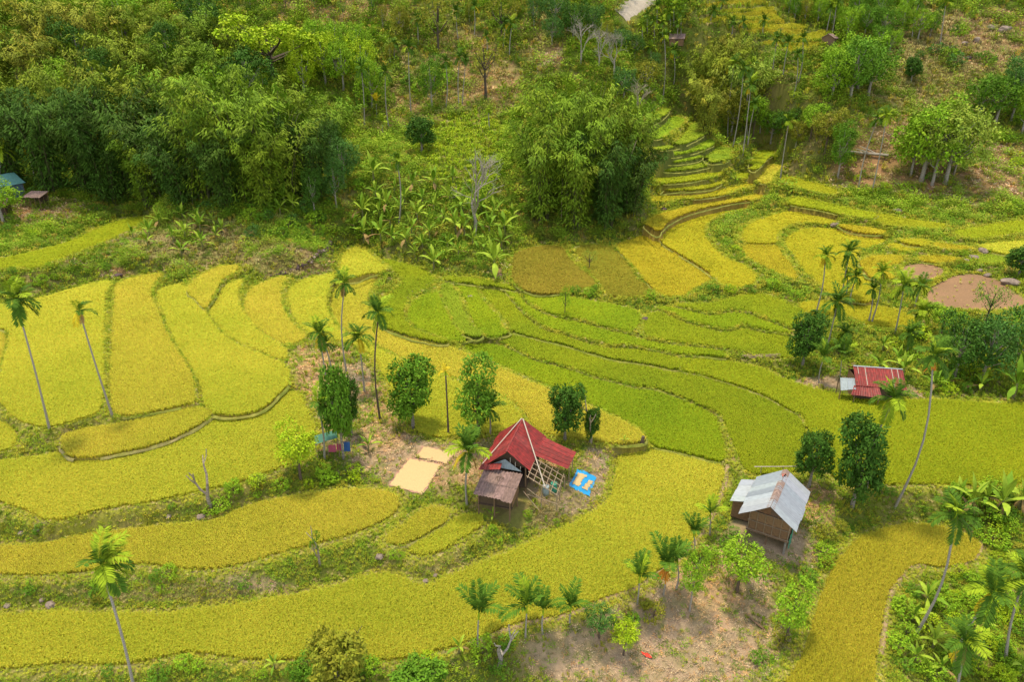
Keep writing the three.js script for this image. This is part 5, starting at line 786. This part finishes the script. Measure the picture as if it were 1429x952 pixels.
{ // tin shed
  const g = H(39, -66.5), h = thing('red_tin_shed', 'low shed roofed with red tin sheets and a silver end', 'shed', null, [37.8, g, -67], -10 * Math.PI / 180);
  slope(h, V(0, 3.4, -1.4), V(5, 3.4, -1.4), V(5.05, 2.0, .75), V(0, 2.05, .7), 6, [M.red, M.red, M.redWorn]); slope(h, V(0, 3.42, -1.4), V(5, 3.42, -1.4), V(5, 2.4, -3.2), V(0, 2.4, -3.2), 6, [M.redWorn, M.red]);
  for (const [u, l] of [[.35, .4], [1.1, .95], [3.85, .98], [4.45, .9]]) { const m = new MB(), a = V(u, 3.43, -1.38), b = a.clone().lerp(V(u, 2.09, .74), l); m.face(a, a.clone().add(V(.06, 0, 0)), b.clone().add(V(.06, 0, 0)), b, [1, 1, 1]); mesh('patch_strip', m.geo(), M.white, h); }
  bar(h, 'ridge_cap', V(-.05, 3.42, -1.4), V(5.05, 3.42, -1.4), .08, M.tinPale);
  slope(h, V(-.2, 2.0, .62), V(2.3, 1.95, .72), V(2.45, 1.25, 1.75), V(-.6, 1.3, 1.55), 4, [M.redWorn, M.red]);
  slope(h, V(-1.45, 2.3, -.4), V(-.02, 2.4, -.35), V(-.1, 1.75, 1.0), V(-1.6, 1.5, 1.05), 2, [M.tin]);
  slab(h, 'front_wall', .1, 4.9, 0, 2.0, .35, .42, M.darkwood); slab(h, 'back_wall', .1, 4.9, 0, 2.3, -3.0, -2.93, M.weave2); slab(h, 'end_wall', .05, .12, 0, 2.4, -2.9, .35, M.weave2); slab(h, 'end_wall', 4.88, 4.95, 0, 2.4, -2.9, .35, M.weave2);
  for (const [x, z, y] of [[-1.6, 1.0, 1.5], [-.2, 1.4, 1.4], [2.2, 1.6, 1.25], [4.8, .65, 2.0], [-1.6, -.4, 2.3]]) bar(h, 'post', V(x, -.3, z), V(x, y, z), .06, M.wood);
}
function simpleHut(name, label, px, py, w, d, eave, rise, turn, roofMats, wallMat, lowY = 0, cat = 'hut') {
  const b = hit(px, py), h = thing(name, label, cat, null, [b.x, b.y, b.z], turn), x = w / 2, z = d / 2;
  slope(h, V(-x - .3, eave + rise, 0), V(x + .3, eave + rise, 0), V(x + .3, eave - .15, z + .35), V(-x - .3, eave - .15, z + .35), Math.max(3, Math.round(w / .9)), roofMats); slope(h, V(-x - .3, eave + rise, 0), V(x + .3, eave + rise, 0), V(x + .3, eave - .15, -z - .35), V(-x - .3, eave - .15, -z - .35), Math.max(3, Math.round(w / .9)), roofMats);
  slab(h, 'front_wall', -x, x, lowY - .4, eave, z - .05, z, wallMat); slab(h, 'back_wall', -x, x, lowY - .4, eave, -z, -z + .05, wallMat); for (const s of [-1, 1]) { slab(h, 'end_wall', s * x - .03, s * x + .03, lowY - .4, eave, -z + .06, z - .06, wallMat); tri3(h, 'gable', V(s * x, eave, -z), V(s * x, eave, z), V(s * x, eave + rise - .05, 0), V(.03 * s, 0, 0), wallMat); }
  for (const a of [-x, x]) for (const c of [-z, z]) bar(h, 'post', V(a, -.5, c), V(a, eave, c), .07, M.wood);
  const dr = slab(h, 'door', -.4, .4, lowY - .3, 1.7, z + .005, z + .04, M.darkwood); bar(dr, 'handle', V(.3, .8, z + .045), V(.3, .95, z + .07), .015, M.tin, 4);
}
simpleHut('farm_hut', 'farm hut with teal tin roof half hidden by a tree', 8, 276, 5, 4.4, 2.6, 1.6, 1.15, [M.teal], M.bluewall);
simpleHut('maroon_shed', 'small maroon roofed shed at the farmyard corner', -2, 300, 3.6, 3, 1.8, 1.0, .3, [M.redWorn, M.fibro], M.darkwood);
simpleHut('far_shed', 'tiny far shed with brown roof beside the gold terraces', 1156, 62, 3.6, 3, 1.7, 1.0, .9, [M.rust, M.fibro], M.wood);
simpleHut('hamlet_hut', 'tiny brown roofed hut in the hamlet grove', 944, 62, 3.8, 3, 1.6, 1.2, -.3, [M.fibro, M.fibro2], M.weave2);
{ const b = hit(55, 288), h = thing('thatched_shed', 'open thatched shed on crooked posts in the farmyard', 'shed', null, [b.x, b.y, b.z], -.2);
  slope(h, V(-1.9, 2.5, -1.2), V(1.8, 2.6, -1.2), V(1.9, 1.9, 1.2), V(-2.0, 1.8, 1.2), 4, [M.thatch, M.fibro], { amp: .05, pitch: .4 }); for (const x of [-1.6, -.6, .5, 1.5]) for (const z of [-1, 1]) bar(h, 'post', V(x, -.3, z), V(x + R(-.1, .1), z > 0 ? 1.9 : 2.5, z), .06, M.wood); slab(h, 'back_wall', -1.6, 1.5, 0, 1.9, -1.1, -1.04, M.darkwood); }
{ const b = hit(458, 634), h = thing('tarpaulin_shelter', 'little green tarpaulin shelter on sticks under the shaggy fruit tree', 'shelter', null, [b.x, b.y, b.z], .35);
  const m = new MB(), n = 6; for (let i = 0; i <= n; i++) for (let j = 0; j <= n; j++) m.v(lerp(-1, 1, i / n), 1.75 + .25 * i / n - .14 * Math.sin(Math.PI * i / n) * Math.sin(Math.PI * j / n), lerp(-.75, .75, j / n), [1, 1, 1]); for (let i = 0; i < n; i++) for (let j = 0; j < n; j++) { const a = i * (n + 1) + j; m.quad(a, a + 1, a + n + 2, a + n + 1); } mesh('tarpaulin_roof', m.geo(), std([.05, .16, .12], { roughness: .95 }), h);
  for (const [x, z, y] of [[-1, .75, 1.75], [-1, -.75, 1.75], [1, .75, 2], [1, -.75, 2]]) bar(h, 'stick', V(x, -.2, z), V(x, y, z), .03, M.pole, 5); }
{ const b = hit(478, 634); const cloth = (name, lab, x, y, z, w, hh, mat) => { const m = new MB(), n = 6; for (let i = 0; i <= n; i++) for (const v of [0, 1]) m.v(lerp(-w / 2, w / 2, i / n), -v * hh, .05 * Math.sin(i * 2 + v), [1, 1, 1]); for (let i = 0; i < n; i++) m.quad(i * 2, i * 2 + 1, i * 2 + 3, i * 2 + 2); const o = mesh(name, m.geo(), mat); o.position.set(b.x + x, b.y + y, b.z + z); return tag(o, lab, 'cloth', 'washing by the shelter'); };
  cloth('pink_cloth', 'pink cloth hanging beside the tarpaulin shelter', -.75, 1.3, .4, .7, .8, M.pink); cloth('pink_cloth', 'darker pink cloth hanging next to the pink one', -.1, 1.35, .3, .5, .75, std([.45, .06, .14])); cloth('blue_cloth', 'blue sheet hanging beside the tarpaulin shelter', .6, 1.6, .3, .6, 1.1, M.blueCloth);
  const t = thing('washing_line', 'washing pole on two sticks beside the tarpaulin shelter', 'washing line', null, [b.x, b.y, b.z + .35]); bar(t, 'stick', V(-1.2, -.2, 0), V(-1.2, 1.35, 0), .03, M.pole, 5); bar(t, 'stick', V(1.05, -.2, 0), V(1.05, 1.65, 0), .03, M.pole, 5); bar(t, 'rail', V(-1.25, 1.32, 0), V(1.1, 1.63, 0), .02, M.pole, 5); }
// drying mats and grain
function sheet(name, pxs, n, lift, mat, edge, label, cat, group, inset = 0, bump = 0, parent) {
  const C = pxs.map(([x, y]) => hit(x, y)), b = new MB(), mid = C.reduce((a, c) => a.add(c), V(0, 0, 0)).multiplyScalar(.25), yAt = (u, v) => lerp(lerp(C[0].y, C[1].y, u), lerp(C[3].y, C[2].y, u), v);
  for (let j = 0; j <= n; j++) for (let i = 0; i <= n; i++) { const u = lerp(inset, 1 - inset, i / n), v = lerp(inset, 1 - inset, j / n), p = C[0].clone().lerp(C[1], u).lerp(C[3].clone().lerp(C[2], u), v), rim = Math.min(i, j, n - i, n - j) === 0; const wob = rim ? edge : 0; b.v(p.x + R(-wob, wob), H(p.x, p.z) + lift + (rim && !bump ? R(0, .05) : bump * (rim ? .1 : 1 + .5 * noise(p.x, p.z, .5, 61))), p.z + R(-wob, wob), [1, 1, 1], p.x, p.z); }
  for (let j = 0; j < n; j++) for (let i = 0; i < n; i++) { const a = j * (n + 1) + i; b.quad(a, a + 1, a + n + 2, a + n + 1); }
  return tag(mesh(name, b.geo(), mat), label, cat, group);
}
for (const [pxs, w] of MATS.slice(0, 2)) { const big = w === 'big'; sheet('drying_mat', pxs, 14, .05, M.mat, .1, big ? 'large pinkish mat spread on the yard with grain' : 'smaller pinkish mat touching the large one', 'mat', 'drying mats'); const o = sheet('rice_grain', pxs, 18, .075, M.grain, .1, big ? 'pale yellow grain spread over the large mat' : 'pale yellow grain spread over the smaller mat', 'grain', 'drying grain', big ? .03 : .05, .03); o.userData.kind = 'stuff'; }
sheet('blue_tarpaulin', MATS[2][0], 12, .05, M.blueTarp, .07, 'bright blue tarpaulin spread beside the red hut', 'tarpaulin');
for (const [pxs, l] of [[[[807, 661], [818, 665], [808, 680], [798, 676]], 'larger patch of grain on the blue tarpaulin'], [[[822, 671], [828, 673], [819, 686], [812, 682]], 'smaller patch of grain on the blue tarpaulin']]) { const o = sheet('grain_patch', pxs, 10, .09, M.grain, .09, l, 'grain', 'grain on the tarpaulin', 0, .02); o.userData.kind = 'stuff'; }
sheet('red_cloth', [[894, 911], [905, 914], [911, 922], [900, 918]], 5, .12, M.redCloth, .06, 'red cloth lying on the bare slope', 'cloth');
// stones
const rockGeo = [0, 1, 2, 3].map(k => { const g = new THREE.IcosahedronGeometry(1, 2), p = g.attributes.position; for (let i = 0; i < p.count; i++) { const v = V(p.getX(i), p.getY(i), p.getZ(i)), f = 1 + .35 * pn.noise(v.x * 1.1 + k * 9, v.y * 1.1, v.z * 1.1) + .14 * pn.noise(v.x * 3, v.y * 3 + k, v.z * 3); p.setXYZ(i, v.x * f, v.y * f * .72, v.z * f); } g.computeVertexNormals(); g.setAttribute('color', new THREE.BufferAttribute(new Float32Array(p.count * 3).fill(1), 3)); return g; });
for (const [px, py, w, l, dk] of [[899, 448, 12, 'dark boulder standing in the green bands', 1], [1250, 297, 15, 'reddish boulder above the bright strips', 0], [1164, 316, 12, 'pale boulder on the rim of the round ochre field', 0], [166, 386, 12, 'dark rock at the head of the second gold strip', 1], [1357, 362, 14, 'boulder in the pile beside the small green patch', 0], [1347, 366, 10, 'boulder in the pile beside the small green patch', 0], [1370, 352, 13, 'boulder in the pile beside the small green patch', 0], [1365, 380, 10, 'boulder in the pile beside the small green patch', 0], [1378, 386, 11, 'boulder in the pile beside the small green patch', 0], [1410, 398, 24, 'big grey rock at the rim of the large pond', 0], [1095, 259, 9, 'stone beside the lone palm', 0], [72, 846, 15, 'flat pale rock on the bank above the sickle field', 0], [60, 838, 9, 'smaller rock on the bank above the sickle field', 0], [12, 846, 10, 'rock at the foot of the long bank', 0], [926, 293, 9, 'dark stone beside the great bamboo stand', 1], [1362, 58, 12, 'reddish outcrop on the dull upper slope', 0], [1400, 44, 18, 'wide reddish outcrop on the dull upper slope', 0], [1380, 40, 12, 'pale outcrop on the dull upper slope', 0], [1345, 62, 9, 'small reddish outcrop on the dull upper slope', 0], [236, 722, 8, 'pale stone on the bank under the dead tree', 0], [30, 745, 9, 'pale stone in the weedy bank above the middle band', 0], [52, 740, 7, 'pale stone in the weedy bank above the middle band', 0], [281, 722, 12, 'flat stone at the foot of the dead tree', 0], [656, 416, 9, 'flat grey stone lying in the green strip', 0], [594, 812, 9, 'pale stone at the notch of the sickle field', 0], [607, 804, 8, 'pale stone at the notch of the sickle field', 0], [530, 778, 12, 'rock in the bank beside the lens shaped plots', 0], [1241, 355, 7, 'stone on the bund beside the round ochre field', 0], [618, 404, 7, 'dark stone on the stone lip of the green bowl', 1], [1350, 82, 8, 'dark stone on the dull upper slope', 1], [945, 82, 8, 'stone under the hamlet grove', 1]]) {
  const b = hit(px, py), s = w * depthAt(b) / F / 2; const o = mesh('boulder', rockGeo[Math.floor(R(0, 3.99))], dk ? M.stoneDark : M.stone); o.position.set(b.x, b.y + s * .25, b.z); o.scale.set(s, s * R(.7, 1), s * R(.8, 1.1)); o.rotation.y = R(0, 6); tag(o, l, 'rock', 'loose rocks'); }
{ const c = [[379, 386], [400, 382], [422, 375], [434, 366], [445, 356], [460, 342]].map(p => hit(...p)), cv = new THREE.CatmullRomCurve3(c), w = thing('stone_wall', 'dark tumbled dry stone wall above the short gold strips', 'wall', null, c[0].toArray());
  for (let k = 0; k < 80; k++) { const p = cv.getPointAt(k / 79), s = R(.22, .42) * (.6 + k / 130), o = mesh('stone', rockGeo[k % 4], rnd() < .75 ? M.stoneDark : M.stone, w); o.position.set(p.x - c[0].x + R(-.35, .35), H(p.x, p.z) - c[0].y + R(.05, .5), p.z - c[0].z + R(-.35, .35)); o.scale.set(s, s * .8, s); o.rotation.set(R(0, 3), R(0, 6), 0); } }
{ const c = [[608, 393], [595, 400], [578, 407], [569, 418]].map(p => hit(...p)), cv = new THREE.CatmullRomCurve3(c), w = thing('stone_lip', 'row of brown stones holding the lip of the green bowl', 'wall', null, c[0].toArray()); for (let k = 0; k < 34; k++) { const p = cv.getPointAt(k / 33), s = R(.12, .24), o = mesh('stone', rockGeo[k % 4], rnd() < .5 ? M.stoneDark : M.stone, w); o.position.set(p.x - c[0].x + R(-.15, .15), H(p.x, p.z) - c[0].y + R(0, .25), p.z - c[0].z + R(-.15, .15)); o.scale.setScalar(s); } }
{ const b = hit(361, 676), g = thing('agave_plant', 'spiky pale green agave on the bank beside the feathery tree', 'plant', null, b.toArray()); const lg = bananaLeaf(951, 1.0, .5, 1.1, .06); for (let k = 0; k < 26; k++) { const m = mesh('leaf', lg, GREEN.pale, g); m.position.y = .15; m.rotation.set(R(-.3, .3), k * 2.4, R(-.5, .6)); m.scale.setScalar(R(.8, 1.1)); } }
for (const [x, y, z, mt, l] of [[3.3, 0, -.6, M.tinBlue, 'grey blue drum under the bare roof frame'], [3.9, 0, -1.2, M.greenTarp, 'green drum under the bare roof frame']]) { const Y = new THREE.Matrix4().makeRotationY(-15.1 * Math.PI / 180).setPosition(-.42, H(-.3, -50), -49.17), p = V(x, 0, z).applyMatrix4(Y), d = thing('drum', l, 'drum', 'drums under the frame', [p.x, H(p.x, p.z), p.z]); const b = new MB(); b.tube([V(0, 0, 0), V(0, .28, 0), V(0, .3, 0), V(0, .32, 0), V(0, .85, 0)], [.29, .29, .31, .29, .28], 14); mesh('body', b.geo(), mt, d); const c = new MB(); c.tube([V(0, .85, 0), V(0, .89, 0)], [.3, .3], 14); mesh('lid', c.geo(), mt, d); }
{ const b = hit(895, 628), g = thing('tree_stump', 'short brown stump at the tip of the pointed band', 'stump', null, b.toArray()), m = new MB(); m.tube([V(0, -.2, 0), V(.02, .3, 0), V(.05, .75, .02)], [.26, .19, .16], 8); mesh('trunk', m.geo(), barkMat.brown, g); }
// poles, logs, fallen tree
const poleAt = (name, label, cat, group, a, b, r, mat) => { const t = thing(name, label, cat, group, a.toArray()); bar(t, 'shaft', V(0, 0, 0), b.clone().sub(a), r, mat); return t; };
for (let k = 0; k < 7; k++) { const a = hit(1035 + k * 1.5, 499 + k * .5), b = hit(1085 + R(-4, 5), 497 + k * .6); a.y += .25 + .05 * (k % 3); b.y += .3 + .05 * (k % 3); poleAt('bamboo_pole', 'brown pole in the stack beside the round dark tree', 'pole', 'stack of poles', a, b, .06, M.pole); }
{ const a = hit(1050, 664), b = hit(1118, 664); a.y += 1; b.y += 1.05; poleAt('fence_rail', 'thin pale rail behind the grey roofed hut', 'rail', null, a, b, .04, M.white); for (const t of [.15, .6]) { const p = a.clone().lerp(b, t); poleAt('fence_stake', 'stake holding the thin rail behind the hut', 'stake', 'fence stakes', V(p.x, p.y - 1.3, p.z), p, .035, M.pole); } }
{ const a = hit(850, 300), p = hit(850, 300); p.y = topY(p, 196); p.x += 4.2; poleAt('leaning_culm', 'long pale bamboo culm leaning out of the great stand', 'pole', null, a, p, .09, M.pole); const q = hit(783, 312), r = q.clone(); r.y = topY(q, 250); poleAt('leaning_culm', 'pale upright culm at the foot of the great stand', 'pole', null, q, r, .07, M.pole); }
{ const b = hit(1160, 214), e = hit(1238, 222), t = thing('fallen_tree', 'fallen white tree trunk with forked limbs on the brown slope', 'fallen tree', null, b.toArray()), d = e.clone().sub(b); d.y += .4; const at = (u, dy, dz) => d.clone().multiplyScalar(u).add(V(0, dy, dz)); const mb = new MB(); mb.tube([at(0, .5, 0), at(.4, .6, .2), at(1, .4, 0)], [.22, .3, .34], 7); mesh('trunk', mb.geo(), barkMat.pale, t); for (const [u, v, y, z] of [[.8, .5, 1.9, -.6], [.72, .38, 1.5, .9], [.45, .05, 1.4, .7], [.4, -.1, .6, -.8]]) { const m = new MB(); m.tube([at(u, .5, 0), at((u + v) / 2, y * .7, z * .6), at(v, y, z)], [.17, .12, .05], 5); mesh('limb', m.geo(), barkMat.pale, t); } }
{ const a = hit(1040, 858), b = hit(1066, 880); a.y += .1; b.y += .1; poleAt('fallen_log', 'brown log lying on the bare slope beside the leafy tree', 'log', null, a, b, .09, M.wood); const c = hit(405, 286), e = hit(384, 264); e.y += 1.5; poleAt('broken_culm', 'broken pale culm above the dry clearing', 'pole', null, c, e, .09, M.pole); }
// road and footpaths
function ribbon(name, pxs, w, mat, label, lift = .06) {
  const cv = new THREE.CatmullRomCurve3(pxs.map(p => hit(...p))), n = Math.max(12, Math.round(cv.getLength() / .4)), b = new MB(), P = cv.getSpacedPoints(n);
  for (let k = 0; k <= n; k++) { const a = P[Math.max(0, k - 1)], c = P[Math.min(n, k + 1)], l = Math.hypot(c.x - a.x, c.z - a.z) || 1, nx = -(c.z - a.z) / l, nz = (c.x - a.x) / l, q = w * (1 + .35 * noise(P[k].x, P[k].z, .8, 71)); for (let s = -2; s <= 2; s++) { const x = P[k].x + nx * q * s / 4, z = P[k].z + nz * q * s / 4, j = 1 + .25 * noise(x, z, .6, 73); b.v(x, H(x, z) + (Math.abs(s) === 2 ? -.04 : lift), z, [j, j, j], x, z); } }
  for (let k = 0; k < n; k++) for (let s = 0; s < 4; s++) b.quad(k * 5 + s, k * 5 + s + 1, k * 5 + s + 6, k * 5 + s + 5);
  tag(mesh(name, b.geo(), mat), label, 'path', null, 'structure');
}
ribbon('road', [[866, 22], [876, 14], [888, 7], [902, -2], [916, -14]], 5, M.road, 'pale concrete road on the saddle', .25);
ribbon('footpath', [[464, 346], [468, 362], [466, 384], [458, 404], [456, 424], [464, 444], [476, 456]], .35, M.path, 'narrow earth path beside the bent gold band');
ribbon('footpath', [[714, 562], [724, 574], [736, 590]], .4, M.path, 'short earth path behind the red hut', .14);
ribbon('footpath', [[947, 516], [958, 507], [971, 498]], .3, M.path, 'short cross bund in the green bands', .16);
ribbon('footpath', [[1014, 650], [1014, 662], [1008, 684], [998, 710], [985, 735], [965, 762], [938, 788], [905, 809], [880, 824], [843, 838], [782, 862], [732, 871], [690, 886], [655, 899]], .5, M.path, 'earth path along the outer edge of the sickle field', .14);
ribbon('footpath', [[1368, 756], [1366, 774], [1350, 785], [1328, 790]], .4, M.path, 'earth path rounding the head of the ochre field', .14);
ribbon('footpath', [[1290, 790], [1268, 792], [1258, 806], [1244, 826], [1237, 850], [1234, 880], [1228, 915]], .45, M.path, 'earth path down the side of the ochre field', .14);
ribbon('footpath', [[748, 96], [764, 86], [778, 76], [786, 70]], 2.2, M.path, 'orange earth track in the saddle', .12);
//@@NEXT
let nTri = 0; scene.traverse(o => { if (o.isMesh && !o.isInstancedMesh) nTri += o.geometry.index ? o.geometry.index.count / 3 : o.geometry.attributes.position.count / 3; }); console.log('triangles', nTri);
renderer.render(scene, camera);
